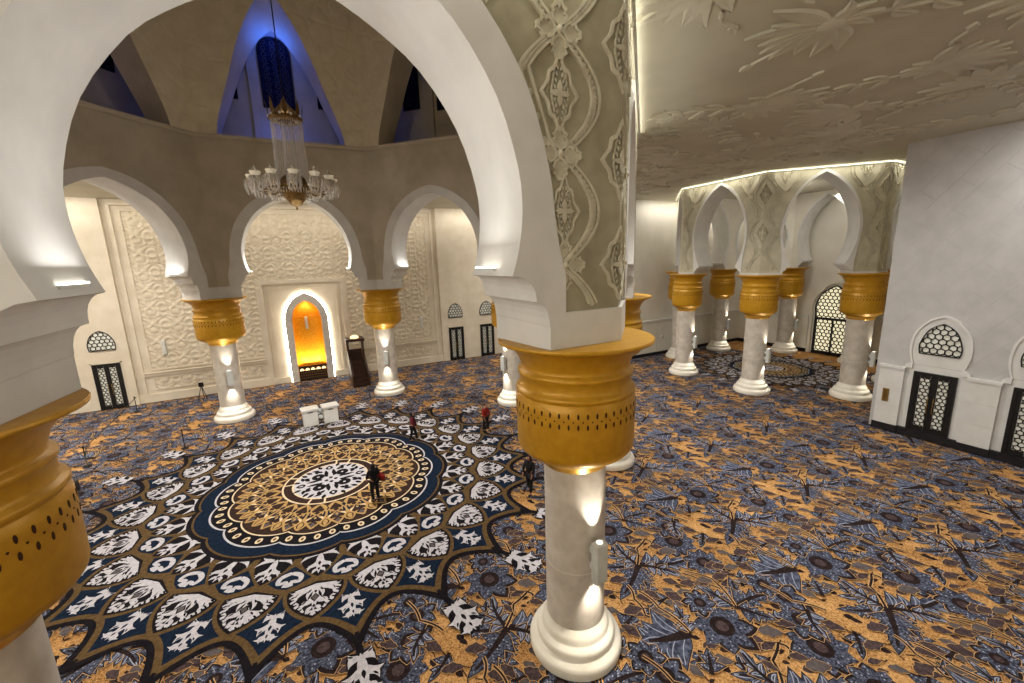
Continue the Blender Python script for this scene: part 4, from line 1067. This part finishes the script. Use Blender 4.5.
def ins7(s, z):
    if z > 6.2 or z < .2: return False
    for i in range(len(half) - 1):
        if half[i][1] <= z <= half[i + 1][1]:
            t_ = (z - half[i][1]) / (half[i + 1][1] - half[i][1] + 1e-9); return abs(s) < half[i][0] + (half[i + 1][0] - half[i][0]) * t_ - .12
    return False
g = MB(); lattice(g, Wl, ins7, -hw, hw, 0, 6.4, .02, .36, .08, M['black']); g.build('lattice', o)
mo = MB()
f1 = [(s * 1.12, z + (.2 if abs(s) < .8 else 0)) for s, z in full]; f2 = [(s * 1.3, z + (.5 if abs(s) < .8 else .12 if z > 3 else 0)) for s, z in full]
V = lambda s, z, d: (XW - d, yc + s, z)
mo.grid([[V(s, z, .0) for s, z in f2], [V(s, z, .22) for s, z in f2], [V(s, z, .22) for s, z in f1], [V(s, z, .05) for s, z in f1], [V(s, z, .04) for s, z in full]], M['wing'], False)
struct(mo.build('trim_5'), 'cream arch moulding around the glowing lattice door', 'moulding')

# ================================================================== COLUMNS
def make_column(H, rs, label, s=1.0, sb=.95):
    t = thing('column', label, 'column')
    b = MB(); b.lathe([(1.17 * sb, 0), (1.19 * sb, .08), (1.19 * sb, .2), (1.14 * sb, .3), (1.0 * sb, .34), (.99 * sb, .38), (1.01 * sb, .46), (.97 * sb, .56), (.88 * sb, .6), (.86 * sb, .64), (.85 * sb, .72), (.81 * sb, .8), (rs + .03, .86), (rs, .95)], M['marbleb'], 56)
    tag(b.build('base', t), 'cream moulded round base')
    h = MB(); zt = H - 2.78 * min(1, s + .1) if s < 1 else H - 2.78
    zt = H - 2.88
    h.lathe([(rs, .93), (rs * 1.0, 2.4), (rs * 1.0, zt + .08)], M['marble'], 48)
    h.lathe([(rs + .004, 2.42), (rs + .004, 2.44)], M['marbleb'], 48); h.build('shaft', t)
    c = MB(); Z = lambda k: H - (7.78 - k)
    prof = [(.84, 5.1), (.99, 5.17), (1.15, 5.3), (1.22, 5.39), (1.24, 5.48), (1.25, 6.1), (1.255, 6.35), (1.245, 6.55), (1.205, 6.6), (1.2, 6.62), (1.245, 6.66), (1.25, 6.7), (1.235, 6.74), (1.18, 6.77), (1.16, 6.84), (1.15, 7.0), (1.19, 7.04), (1.2, 7.08), (1.19, 7.12), (1.14, 7.16), (1.12, 7.2), (1.13, 7.26), (1.19, 7.42), (1.31, 7.58), (1.5, 7.68), (1.59, 7.71), (1.6, 7.755), (1.58, 7.78)]
    c.lathe([(r * s * (1.04 if r > 1.1 else 1), Z(z)) for r, z in prof], M['gold'], 64); c.disc(1.64 * s, H - .0005, M['gold'], n=64)
    cap = c.build('capital', t)
    l = MB(); l.lathe([(rs + .01, Z(4.9)), (rs + .05, Z(4.93)), (max(.76 * s, rs + .06), Z(5.02)), (max(.84 * s, rs + .07), Z(5.1))], M['goldlip'], 56); tag(l.build('capital_collar', t), 'polished gold cup below the capital')
    q = MB(); n = 44
    for i in range(n):
        a = TAU * i / n; ca, sa = cos(a), sin(a)
        for (z, hw_, hh, off) in ((6.42, .022, .06, 0), (6.2, .022, .06, 0), (6.31, .016, .018, .5)):
            aa = a + off * TAU / n; ca, sa = cos(aa), sin(aa); R_ = 1.306 * s
            out = [(hw_ * cos(TAU * k / 8) * s, hh * sin(TAU * k / 8)) for k in range(8)]
            q.add([((R_ + .001) * ca - u * sa, (R_ + .001) * sa + u * ca, Z(z) + v) for u, v in out] + [(1.24 * s * ca - u * sa, 1.24 * s * sa + u * ca, Z(z) + v) for u, v in out], [tuple(range(8))] + [(k, (k + 1) % 8, 8 + (k + 1) % 8, 8 + k) for k in range(8)], M['slot'])
    tag(q.build('slot_band', cap), 'two rows of dark pierced slots')
    return t
def lamp_box(rs, z, ang, parent, s=1.0):
    m = Matrix.Rotation(ang, 4, 'Z') @ Matrix.Translation((rs, 0, z))
    b = MB(); b.T = m; b.bbox(.1, .32, -.16, .16, 0, .95 * s, M['greyw'], .03); b.box(-.02, .11, -.1, .1, .2, .36, M['greyw']); b.box(-.02, .11, -.1, .1, .6, .76, M['greyw'])
    o = b.build('lamp_box', parent); tag(o, 'pale grey up and down light on the shaft')
    for zz in (.952 * s, -.002):
        q = MB(); q.T = m; q.lathe([(.07, zz), (.001, zz)], M['ledsoft'], 12, (.21, 0, 0)); q.build('lens', o)
def spot(name, loc, target, energy, size=60, blend=.6, col=(1, .93, .8), r=.05):
    l = D.lights.new(name, 'SPOT'); l.energy = energy; l.spot_size = radians(size); l.spot_blend = blend; l.color = col; l.shadow_soft_size = r
    o = D.objects.new(name, l); COL.objects.link(o); o.location = loc; o.rotation_euler = (Vector(target) - Vector(loc)).to_track_quat('-Z', 'Y').to_euler(); return o
def point(name, loc, energy, col=(1, .95, .86), r=.2):
    l = D.lights.new(name, 'POINT'); l.energy = energy; l.color = col; l.shadow_soft_size = r
    o = D.objects.new(name, l); COL.objects.link(o); o.location = loc; return o
def area(name, loc, target, sx, sy, energy, col=(1, .95, .86)):
    l = D.lights.new(name, 'AREA'); l.shape = 'RECTANGLE'; l.size = sx; l.size_y = sy; l.energy = energy; l.color = col
    o = D.objects.new(name, l); COL.objects.link(o); o.location = loc; o.rotation_euler = (Vector(target) - Vector(loc)).to_track_quat('-Z', 'Y').to_euler(); return o
def col_spots(x, y, rs, z, ang, H, e, hgt=.95):
    d = (cos(ang), sin(ang)); L = rs + .24
    p = (x + d[0] * L, y + d[1] * L)
    spot('column_uplight', (p[0], p[1], z + hgt + .03), (x + d[0] * (rs - .25), y + d[1] * (rs - .25), z + hgt + 2.2), e, 62, .8)
    spot('column_downlight', (p[0], p[1], z - .03), (x + d[0] * (rs - .25), y + d[1] * (rs - .25), z - 2.0), e, 62, .8)
S2 = .86
cols1 = [(0, 'gold capped marble column before the prayer wall, between the widest arch and the mihrab arch', -78),
         (-1, 'gold capped marble column beside the dark wooden pulpit', -103),
         (-2, 'gold capped marble column half hidden behind the big foremost column', -160),
         (-3, 'gold capped marble column almost wholly hidden behind the big foremost column', None),
         (-4, 'big foremost marble column with pierced gold capital and lamp box', -90),
         (-5, 'gold capital of a marble column cut off by the edge of the picture', None)]
proto = None
rs1 = .70
for i, lab, la in cols1:
    x, y = octv(i, R1)
    if i == -4: x, y = x - .05, y + .07
    if i == -5: x, y = x + .26, y + .05
    if proto is None: proto = c = make_column(ZCAP1 - .004, rs1, lab)
    else: c = dup(proto, label=lab)
    c.location = (x, y, 0); c['group'] = 'columns of the dome arcade'
for ob in [o for o in COL.objects if o.name.startswith('column') and o.parent is None and o.type == 'EMPTY']:
    for i, lab, la in cols1:
        if ob.get('label') == lab and la is not None:
            lamp_box(rs1, 2.38, radians(la), ob); col_spots(ob.location.x, ob.location.y, rs1, 2.38, radians(la), ZCAP1, 150)
names_c2 = {-1: 'second row, before the cream end wall corner', -2: 'second row, seen under the far arch beside the lattice door', -3: 'behind the column by the panelled wall', -4: 'hidden beside the panelled wall corner',
            -5: 'standing beside the diagonal panelled wall', -6: 'in the middle of the front row', -7: 'at the outer end of the front row', -8: 'peeping out behind the outer front one'}
proto2 = None
for i in range(-1, -9, -1):
    x, y = octv(i, R2, C2); lab = 'slim gold capped column of the smaller octagon ' + names_c2[i]
    if proto2 is None: proto2 = c = make_column(8.016, .68, lab, S2)
    else: c = dup(proto2, label=lab)
    c.location = (x, y, 0)
    c['group'] = 'columns of the smaller octagon'
c2list = [o for o in COL.objects if o.name.startswith('column') and o.parent is None and o.get('group') == 'columns of the smaller octagon']
for c in c2list:
    a = radians(-82); lamp_box(.68, 2.2, a, c); col_spots(c.location.x, c.location.y, .68, 2.2, a, 8, 110)

# ================================================================== LAMPS
def bar_lamp(loc, rz, L, label, mat='led', group='lamps at the arch feet'):
    t = thing('linear_lamp', label, 'lamp', loc, rz, group)
    b = MB(); b.box(-L / 2, L / 2, -.04, .04, 0, .05, M['greyw']); b.build('housing', t)
    b = MB(); b.box(-L / 2 + .02, L / 2 - .02, -.032, .032, .05, .075, M[mat]); b.build('tube', t); return t
# at the springing of the arches (each bay: two lamps across the soffit)
seen = {(0, 1): 'big foremost arch above the foremost column', (0, -1): 'big foremost arch above the cropped capital', (5, -1): 'wide arch beyond the cropped capital', (5, 1): 'wide arch hidden foot', (3, 1): 'arch next to the pulpit column',
        (3, -1): 'arch behind the foremost pier', (4, 1): 'mihrab arch pulpit side', (4, -1): 'mihrab arch far side'}
def arch_lamps():
    for (k, sg), nm in seen.items():
        ang = radians(-90 + 45 * k); n = Vector((cos(ang), sin(ang), 0)); t = Vector((-sin(ang), cos(ang), 0))
        d = (AO + AI) / 2 - (.1 if k == 0 else -.1); s = sg * 2.84
        p = n * d + t * s + Vector((0, 0, 9.24))
        bar_lamp(p, ang, .85, 'white linear lamp at the foot of the ' + nm, 'led')
        a = area('arch_foot_light', p + Vector((0, 0, .12)) - t * sg * .05, p + (Vector((0, 0, 1.6)) - t * sg * 2 if k == 0 else Vector((0, 0, 3)) + t * sg * .6), 1.1, .06, (22 if k == 4 else 7) if k else 40, (1, .98, .95)); a.rotation_euler.z = a.rotation_euler.z
arch_lamps()
# cove strips along the head of the octagon faces
def cove(c, apo, k, label, z=ZC - .2, mat='led', off=.06):
    ang = radians(-90 + 45 * k); L = (apo + off) * T8 * 2
    p = (c[0] + cos(ang) * (apo + off), c[1] + sin(ang) * (apo + off), z)
    return bar_lamp(p, ang + pi / 2, L - .06, label, mat, 'cove lamps along the ceiling')
for k in (0, 1, 7): cove((0, 0), AO, k, 'long white cove lamp along the ceiling over the dome arcade ' + names1[k], ZC - .22, 'led')
for k in (7, 6, 0, 5): cove(C2, BO, k, 'white cove lamp along the ceiling over the smaller octagon ' + names2[k], ZC - .12, 'ledw', .05)

# chandelier
ch = thing('chandelier', 'crystal chandelier with gold bowl hanging under the dome', 'chandelier', (0, 0, 0))
b = MB(); b.tube([(0, 0, 15.6), (0, 0, 27.9)], .025, M['black'], 6); b.build('cable', ch)
b = MB(); b.lathe([(.05, 15.7), (.12, 15.55), (.5, 15.1), (.6, 15.02), (.57, 14.92), (.3, 14.9)], M['bronze'], 24)
for i in range(8):
    a = TAU * i / 8; p = [(.0, 0), (.1, .16), (.06, .4), (0, .62), (-.06, .4), (-.1, .16)]
    b.add([(.57 * cos(a) - u * sin(a) + .12 * v * cos(a),   .57 * sin(a) + u * cos(a) + .12 * v * sin(a), 15.0 + v) for u, v in p] + [(.53 * cos(a) + .12 * .3 * cos(a), .53 * sin(a) + .12 * .3 * sin(a), 15.3)], [(i_, (i_ + 1) % 6, 6) for i_ in range(6)] + [tuple(range(6))], M['bronze'])
tag(b.build('crown', ch), 'gold leaf crown at the top')
for i in range(10):
    a = TAU * i / 10; b = MB(); b.ball((.58 * cos(a), .58 * sin(a), 15.05), .05, M['boxw'], 8, 6); b.build('bulb', ch)
b = MB()
for i in range(44):
    a = TAU * i / 44; b.tube([(.53 * cos(a), .53 * sin(a), 14.92), (.54 * cos(a), .54 * sin(a), 13.9), (.58 * cos(a), .58 * sin(a), 12.9)], .016, M['crystal'], 4, False)
for i in range(16):
    a = TAU * i / 16; b.tube([(.18 * cos(a), .18 * sin(a), 14.9), (.2 * cos(a), .2 * sin(a), 12.9)], .022, M['crystal'], 4, False)
tag(b.build('crystal_strands', ch), 'column of hanging crystal strands')
b = MB(); b.lathe([(.46, 12.75), (.5, 12.6), (.46, 12.35), (.34, 12.05), (.18, 11.85), (.02, 11.78)], M['bronze'], 28); b.lathe([(.3, 12.95), (.42, 12.85), (.46, 12.75)], M['bronze'], 28)
b.lathe([(.03, 11.78), (.05, 11.72), (.01, 11.66)], M['bronze'], 10); tag(b.build('bowl', ch), 'ribbed gold bowl')
for i in range(12):
    a = TAU * i / 12; x, y = 1.42 * cos(a), 1.42 * sin(a); b = MB()
    b.tube([(.4 * cos(a), .4 * sin(a), 12.55), (.8 * cos(a), .8 * sin(a), 12.3), (1.2 * cos(a), 1.2 * sin(a), 12.32), (x, y, 12.5)], .03, M['bronze'], 6)
    arm = b.build('arm', ch)
    cu = MB(); cu.lathe([(.06, 12.35), (.16, 12.5), (.22, 12.72), (.2, 12.74)], M['crystalb'], 12, (x, y, 0)); cu.lathe([(.19, 12.9), (.09, 12.98), (.06, 13.08), (.0, 13.12)], M['crystalb'], 12, (x, y, 0)); cu.lathe([(.13, 12.74), (.15, 12.8), (.19, 12.9)], M['crlamp'], 12, (x, y, 0))
    for j in range(10):
        q = TAU * j / 10; cu.tube([(x + .24 * cos(q), y + .24 * sin(q), 12.72), (x + .22 * cos(q), y + .22 * sin(q), 12.4), (x + .16 * cos(q), y + .16 * sin(q), 12.18)], [.02, .032, .01], M['crystal'], 4)
    tag(cu.build('crystal_cup', arm), 'white topped crystal lamp cup')
b = MB()
for i in range(60):
    a = TAU * i / 60; b.tube([(.95 * cos(a), .95 * sin(a), 12.42), (.93 * cos(a), .93 * sin(a), 12.2)], [.03, .012], M['crystalb'], 4)
b.lathe([(1.0, 12.45), (1.0, 12.38), (.93, 12.4)], M['bronze'], 36); b.build('drop_ring', ch)

# ================================================================== FURNISHINGS
# pulpit
pu = thing('pulpit', 'dark wooden stepped pulpit with canopy beside the mihrab', 'pulpit', (3.3, 0, 0))
b = MB()
for i in range(6):
    b.box(-.5, .5, 14.6 + .34 * i, 17.2, .28 * i + (.001 if i else 0), .28 * (i + 1), M['wood'])
b.build('steps', pu)
for sg in (-1, 1):
    b = MB(); x0, x1 = (-.64, -.52) if sg < 0 else (.52, .64)
    pr = [(14.5, 0), (17.3, 0), (17.3, 2.5), (16.9, 2.5), (16.5, 2.25), (14.5, .95)]
    b.add([(x0, y, z) for y, z in pr] + [(x1, y, z) for y, z in pr], [tuple(range(6)), tuple(reversed(range(6, 12)))] + [(i, (i + 1) % 6, 6 + (i + 1) % 6, 6 + i) for i in range(6)], M['wood']); b.build('side_panel', pu)
    for yy in (16.35, 17.2):
        b = MB(); b.lathe([(.07, 1.7), (.07, 2.5), (.1, 2.55), (.06, 2.65), (.055, 3.2), (.09, 3.3), (.07, 3.4)], M['wood'], 10, (sg * .58, yy, 0)); b.build('post', pu)
b = MB(); b.bbox(-.72, .72, 16.15, 17.4, 3.38, 3.6, M['wood'], .05); b.build('canopy', pu)
b = MB(); b.ball((0, 16.75, 3.6), .34, M['lampgold'], 16, 8, .7); tag(b.build('canopy_dome', pu), 'small glowing gold dome')
b = MB(); b.box(-.5, .5, 17.12, 17.2, 1.68, 2.6, M['wood']); b.build('seat_back', pu)
# donation boxes
def dbox(x, y, label):
    t = thing('donation_box', label, 'box', (x, y, 0), radians(7), 'pair of white donation boxes'); b = MB(); b.bbox(-.4, .4, 0, .6, .03, .98, M['boxw'], .03); b.box(-.36, .36, .04, .56, 0, .03, M['greyw']); b.build('body', t)
    b = MB(); b.bbox(-.48, .48, -.08, .68, .985, 1.1, M['boxw'], .02); b.build('lid', t)
    b = MB(); b.box(-.14, .14, -.006, 0, .84, .89, M['black']); b.build('slot', t); return t
dbox(-.55, 7.46, 'white donation box next to its twin, the one farther from the pulpit'); dbox(.58, 7.5, 'white donation box next to its twin, the one nearer the pulpit')
st = thing('floor_stand', 'small dark stand with two pale discs between the white boxes', 'stand', (.0, 7.85, 0))
b = MB(); b.lathe([(.2, 0), (.2, .03), (.03, .05), (.03, .9)], M['wood'], 14); b.build('pole', st)
for z in (.38, .78):
    b = MB(); b.ball((0, -.03, z), .15, M['greyw'], 12, 8); b.build('pale_disc', st)
# belt barrier posts
def post(x, y, label):
    t = thing('barrier_post', label, 'post', (x, y, 0), 0, 'thin barrier posts'); b = MB(); b.lathe([(.17, 0), (.17, .02), (.04, .05), (.025, .08)], M['black'], 16); b.build('base', t)
    b = MB(); b.lathe([(.025, .08), (.025, .95), (.04, .97), (.04, 1.06), (.001, 1.07)], M['black'], 10); b.build('pole', t); return t
post(-10.74, 7.85, 'thin black barrier post under the dark belt near the cropped column'); post(-6.8, 7.83, 'thin black barrier post standing alone toward the carpet rosette'); post(-11.25, 17.2, 'thin black barrier post by the black lattice door')
b = MB(); b.tube([(-9.6, 4.9, 1.0), (-10.2, 6.5, .98), (-10.65, 7.9, 1.0), (-10.86, 11, .93), (-11.01, 14, .93), (-11.15, 17.2, 1.0)], .022, M['black'], 6); tag(b.build('barrier_belt'), 'long dark barrier belt running toward the black lattice door', 'belt')
tr = thing('easel_stand', 'small black folding stand on the carpet before the carved dado', 'stand', (-7.59, 17.9, 0))
for q in range(3):
    a = radians(90 + 120 * q); b = MB(); b.tube([(.32 * cos(a), .32 * sin(a), 0), (.03 * cos(a), .03 * sin(a), 1.0)], .025, M['black'], 6); b.build('leg', tr)
b = MB(); b.bbox(-.16, .16, -.03, .03, .95, 1.3, M['black'], .02); b.build('holder', tr)
sb = thing('floor_box', 'small black box on the carpet against the cropped gold column', 'speaker', (-10.2, 4.75, 0)); b = MB(); b.bbox(-.2, .2, -.2, .2, 0, .5, M['black'], .03); b.build('cabinet', sb)  # plain black box with a grey front, standing on the carpet
b = MB(); b.box(-.16, .16, -.206, -.2, .05, .44, M['dusk']); b.build('grille', sb)

# ================================================================== PEOPLE
M['skin'] = m_mottle('skin', (146, 100, 76), (160, 112, 86), 8, .55)
def cloth(n, c): return m_mottle(n, tuple(int(v * .85) for v in c), c, 10, .85)
M['pblack'] = cloth('black_cloth', (26, 24, 28)); M['pred'] = cloth('red_cloth', (150, 34, 26)); M['pmaroon'] = cloth('maroon_cloth', (104, 32, 40)); M['pnavy'] = cloth('navy_cloth', (34, 36, 52)); M['pgrey'] = cloth('grey_cloth', (66, 60, 64)); M['hair'] = cloth('dark_hair', (20, 17, 17))
def skin_mesh(name, verts, edges, parent, mat, root=0, sub=1):
    me = D.meshes.new(name); bm = bmesh.new(); lay = bm.verts.layers.skin.verify(); vs = []
    for i, (co_, r) in enumerate(verts):
        v = bm.verts.new(co_); v[lay].radius = (r, r) if not isinstance(r, tuple) else r; v[lay].use_root = (i == root); vs.append(v)
    for a, b_ in edges: bm.edges.new((vs[a], vs[b_]))
    bm.to_mesh(me); bm.free(); tmp = D.objects.new(name, me); COL.objects.link(tmp)
    m1 = tmp.modifiers.new('s', 'SKIN'); m1.use_smooth_shade = True; m2 = tmp.modifiers.new('u', 'SUBSURF'); m2.levels = sub; m2.render_levels = sub
    bpy.context.view_layer.update(); dg = bpy.context.evaluated_depsgraph_get(); nm = D.meshes.new_from_object(tmp.evaluated_get(dg)); nm.name = name
    D.objects.remove(tmp); nm.materials.clear(); nm.materials.append(mat)
    for p in nm.polygons: p.use_smooth = True
    o = D.objects.new(name, nm); COL.objects.link(o); o.parent = parent; return o
def person(loc, rz, label, H, top, bottom, headc, stride=.0, robe=False, wrap=None, arms=(.1, .1)):
    """facing -y before rotation"""
    k = H / 1.68; t = thing('person', label, 'person', loc, rz); V = []; E = []
    def v(x, y, z, r): V.append(((x * k, y * k, z * k), r * k)); return len(V) - 1
    pel = v(0, 0, .92, .13); ab = v(0, 0, 1.08, .12); chs = v(0, -.01, 1.28, .14); nk = v(0, 0, 1.42, .055); hd0 = v(0, -.01, 1.5, .07); hd1 = v(0, -.02, 1.58, .092); hd2 = v(0, -.005, 1.645, .07)
    E += [(pel, ab), (ab, chs), (chs, nk), (nk, hd0), (hd0, hd1), (hd1, hd2)]
    nose = v(0, -.115, 1.57, .014); E.append((hd1, nose))
    hands = []
    for sg, fw_ in ((1, arms[0]), (-1, arms[1])):
        sh = v(sg * .17, 0, 1.37, .06); el = v(sg * .235, -.02 - fw_ * .3, 1.1, .045); wr = v(sg * .235 - sg * fw_ * .25, -.05 - fw_, .87 + fw_ * .35, .028)
        pa = v(sg * .235 - sg * fw_ * .25, -.065 - fw_ * 1.15, .79 + fw_ * .38, .034); E += [(chs, sh), (sh, el), (el, wr), (wr, pa)]
        P = V[pa][0]
        for q in range(4):
            dx = (q - 1.5) * .02; f1 = v(P[0] / k + .004, P[1] / k + dx, P[2] / k - .045, .009); f2 = v(P[0] / k - sg * .014, P[1] / k + dx, P[2] / k - .085 + .008 * abs(q - 1), .008); E += [(pa, f1), (f1, f2)]
        th = v(P[0] / k - sg * .02, P[1] / k - .04, P[2] / k - .02, .01); th2 = v(P[0] / k - sg * .03, P[1] / k - .05, P[2] / k - .05, .008); E += [(pa, th), (th, th2)]
    for sg in (1, -1):
        s_ = stride * sg; hp = v(sg * .095, 0, .86, .085); kn = v(sg * .1, -.02 - s_ * .5, .48, .058); an = v(sg * .1, .02 - s_, .09, .038); to = v(sg * .11, -.14 - s_, .035, .032)
        E += [(pel, hp), (hp, kn), (kn, an), (an, to)]
    skin_mesh('body', V, E, t, M['skin'])
    # clothing
    V, E = [], []
    a = v(0, 0, .86, .155); b_ = v(0, 0, 1.06, .145); c_ = v(0, -.01, 1.28, .165); d_ = v(0, 0, 1.41, .075); E += [(a, b_), (b_, c_), (c_, d_)]
    for sg, fw_ in ((1, arms[0]), (-1, arms[1])):
        sh = v(sg * .175, 0, 1.37, .078); el = v(sg * .237, -.02 - fw_ * .3, 1.1, .062); wr = v(sg * .235 - sg * fw_ * .22, -.045 - fw_ * .9, .9 + fw_ * .32, .05); E += [(c_, sh), (sh, el), (el, wr)]
    skin_mesh('jacket', V, E, t, top)
    if robe:
        q = MB(); q.lathe([(.27 * k, .03 * k), (.26 * k, .3 * k), (.21 * k, .65 * k), (.175 * k, .95 * k), (.15 * k, 1.05 * k)], bottom, 20); q.build('robe', t)
    else:
        V, E = [], []; p0 = v(0, 0, .92, .15)
        for sg in (1, -1):
            s_ = stride * sg; hp = v(sg * .1, 0, .84, .1); kn = v(sg * .105, -.02 - s_ * .5, .48, .08); an = v(sg * .105, .015 - s_, .1, .07); E += [(p0, hp), (hp, kn), (kn, an)]
        skin_mesh('trousers', V, E, t, bottom)
    for sg in (1, -1):
        V, E = [], []; s_ = stride * sg; x0 = v(sg * .105, .04 - s_, .05, .05); x1 = v(sg * .11, -.1 - s_, .042, .042); x2 = v(sg * .112, -.17 - s_, .035, .034); E = [(x0, x1), (x1, x2)]
        skin_mesh('shoe', V, E, t, M['pblack'])
    V, E = [], []
    if wrap:
        x0 = v(0, .02, 1.3, .17); x1 = v(0, .02, 1.45, .1); x2 = v(0, .02, 1.58, .105); x3 = v(0, .015, 1.65, .085); E = [(x0, x1), (x1, x2), (x2, x3)]; skin_mesh('head_scarf', V, E, t, wrap)
    else:
        x0 = v(0, .035, 1.53, .075); x1 = v(0, .025, 1.61, .09); x2 = v(0, .0, 1.665, .07); E = [(x0, x1), (x1, x2)]; skin_mesh('hair', V, E, t, headc)
    return t
p1 = person((1.49, -2.83, 0), radians(195), 'person in black holding a red bundle, standing on the rosette', 1.68, M['pblack'], M['pblack'], M['hair'], .02, False, M['pblack'], (.22, .3))
b = MB(); b.ball((.02, -.33, 1.0), .17, M['pred'], 12, 8, .8); b.add([(.2, -.2, .85), (.32, -.05, .8), (.3, .05, 1.1), (.2, .0, 1.2)], [(0, 1, 2, 3)], M['pred'])
b = MB(); b.bbox(-.2, .25, -.46, -.24, .84, 1.08, M['pred'], .07); tag(b.build('red_bundle'), 'red cloth bundle held by the person on the rosette', 'bundle')
bn = D.objects['red_bundle']; bn.location = (1.49, -2.83, 0); bn.rotation_euler = (0, 0, radians(195) + radians(-75))
person((4.29, 2.11, 0), radians(60), 'person in dark maroon with a black scarf walking at the rim of the navy scallops', 1.66, M['pmaroon'], M['pblack'], M['hair'], .16, False, M['pblack'], (.1, .15))
person((8.2, 1.28, 0), radians(20), 'person in a red top walking across the outer petals', 1.62, M['pred'], M['pblack'], M['hair'], .1, False, None, (.12, .08))
person((7.19, -5.49, 0), radians(-60), 'person all in black walking beside the foremost column', 1.68, M['pblack'], M['pblack'], M['hair'], .14, False, M['pblack'], (.12, .16))

# ================================================================== LIGHT
world = D.worlds.new('hall_air'); SC.world = world; world.use_nodes = True
world.node_tree.nodes['Background'].inputs[0].default_value = (.9, .92, 1, 1); world.node_tree.nodes['Background'].inputs[1].default_value = .0
WARM = (1, .985, .95)
# hall fill: unseen point lights added to brighten the room, no lanterns there
for (x, y, e) in ((-15, -18, 1300), (-8, -22, 500), (10, -22.5, 150), (20, 14, 420), (-20, 0, 1000), (-20, 13, 600)):
    point('hall_fill', (x, y, 12.2), e, WARM, .6)
# wall washers hidden in the ceiling cove before the prayer wall
area('prayer_wall_wash', (0, YQ - 2.2, 14.2), (0, YQ, 7.5), 24, .3, 250, (1, .95, .86))
area('prayer_wall_side_wash', (17, YQ - 1.6, 14.2), (17, YQ, 8), 9, .3, 120, (1, .96, .88)); area('prayer_wall_side_wash', (-16, YQ - 1.6, 14.2), (-16, YQ, 8), 8, .3, 120, (1, .96, .88))
a = area('panelled_wall_wash', (XR - .8, -15, 14.25), (XR, -15, 11.5),   .25, 11, 420, (1, .98, .95))
# side hall
area('side_hall_wash', (34.5, YW1 - 1.2, 14.25), (34.5, YW1, 8), 14, .25, 200, (1, .96, .9)); area('side_hall_wash', (XW - 1.2, 0, 14.25), (XW, 0, 8), .25, 14, 190, (1, .96, .9))
point('side_dome_lamp', (C2[0], C2[1], 12.5), 160, (1, .95, .86), .5)
for (x, y, tx, ty, e) in ((9.8, -9.8, 17, -15, 1750), (13.4, -2, 21, -4, 3000), (13.0, 5.5, 20, 11, 2700), (8, -12.6, 10, -17, 950), (25.2, -5.5, 18, -12, 400), (-13.4, 3, -19, 6, 3200), (-10, 10, -14, 15, 2700), (0, 13.4, 0, 16.5, 700)):
    spot('floor_fill_spot', (x, y, 14.1), (tx, ty, 0), e, 125, .9, (1, .98, .94), .4)  # added spots that brighten the carpet; the ceiling has no such fittings
ang = radians(-45); area('cove_uplight', (cos(ang) * (AO + .6), sin(ang) * (AO + .6), 13.3), (cos(ang) * (AO + 2.4), sin(ang) * (AO + 2.4), ZC), 9, .1, 16, (1, .98, .9))
# octagon face washers in the cove
for k, e in ((0, 30), (1, 50), (7, 40)):
    ang = radians(-90 + 45 * k); d = AO + .35
    area('cove_wash', (cos(ang) * d, sin(ang) * d, ZC - .1), (cos(ang) * (d - .35), sin(ang) * (d - .35), 9), 9.5, .08, e, (1, .96, .82)).rotation_euler.z = ang + pi / 2
for k, e in ((7, 28), (6, 28), (0, 28)):
    ang = radians(-90 + 45 * k); d = BO + .3
    area('cove_wash', (C2[0] + cos(ang) * d, C2[1] + sin(ang) * d, ZC - .08), (C2[0] + cos(ang) * (d - .3), C2[1] + sin(ang) * (d - .3), 9), 5.4, .08, e, (1, .96, .82)).rotation_euler.z = ang + pi / 2
# mihrab
area('mihrab_glow', (0, YQ + .15, 1.3), (0, YQ + .5, 5), 1.7, .2, 95, (1, .82, .38)); point('mihrab_lamp', (0, YQ + .25, 5.9), 20, (1, .6, .22), .12)
# blue dome light
ang = radians(90)
point('blue_gallery_lamp', (0, 12.1, 22.8), 55, (.03, .14, 1), .12); point('blue_gallery_lamp', (0, 13.3, 17.7), 60, (.1, .17, 1), .3); point('blue_gallery_lamp', (0, 13.7, 24.5), 60, (.06, .14, 1), .2)
a2 = radians(135); point('violet_gallery_lamp', (cos(a2) * 13.2, sin(a2) * 13.2, 19), 10, (.75, .66, 1), .3)
point('dome_point', (0, 0, 20), 190, (1, .9, .72), .8)  # bare warm point light inside the dome, no fitting there
spot('rosette_fill', (0, 0, 11.6), (0, 0, 0), 3300, 150, .5, (1, .96, .9), 1.0)  # added main fill for the floor; the chandelier itself is nearly unlit
point('chandelier_lamps', (0, 0, 11.2), 60, (1, .95, .86), 1.0)
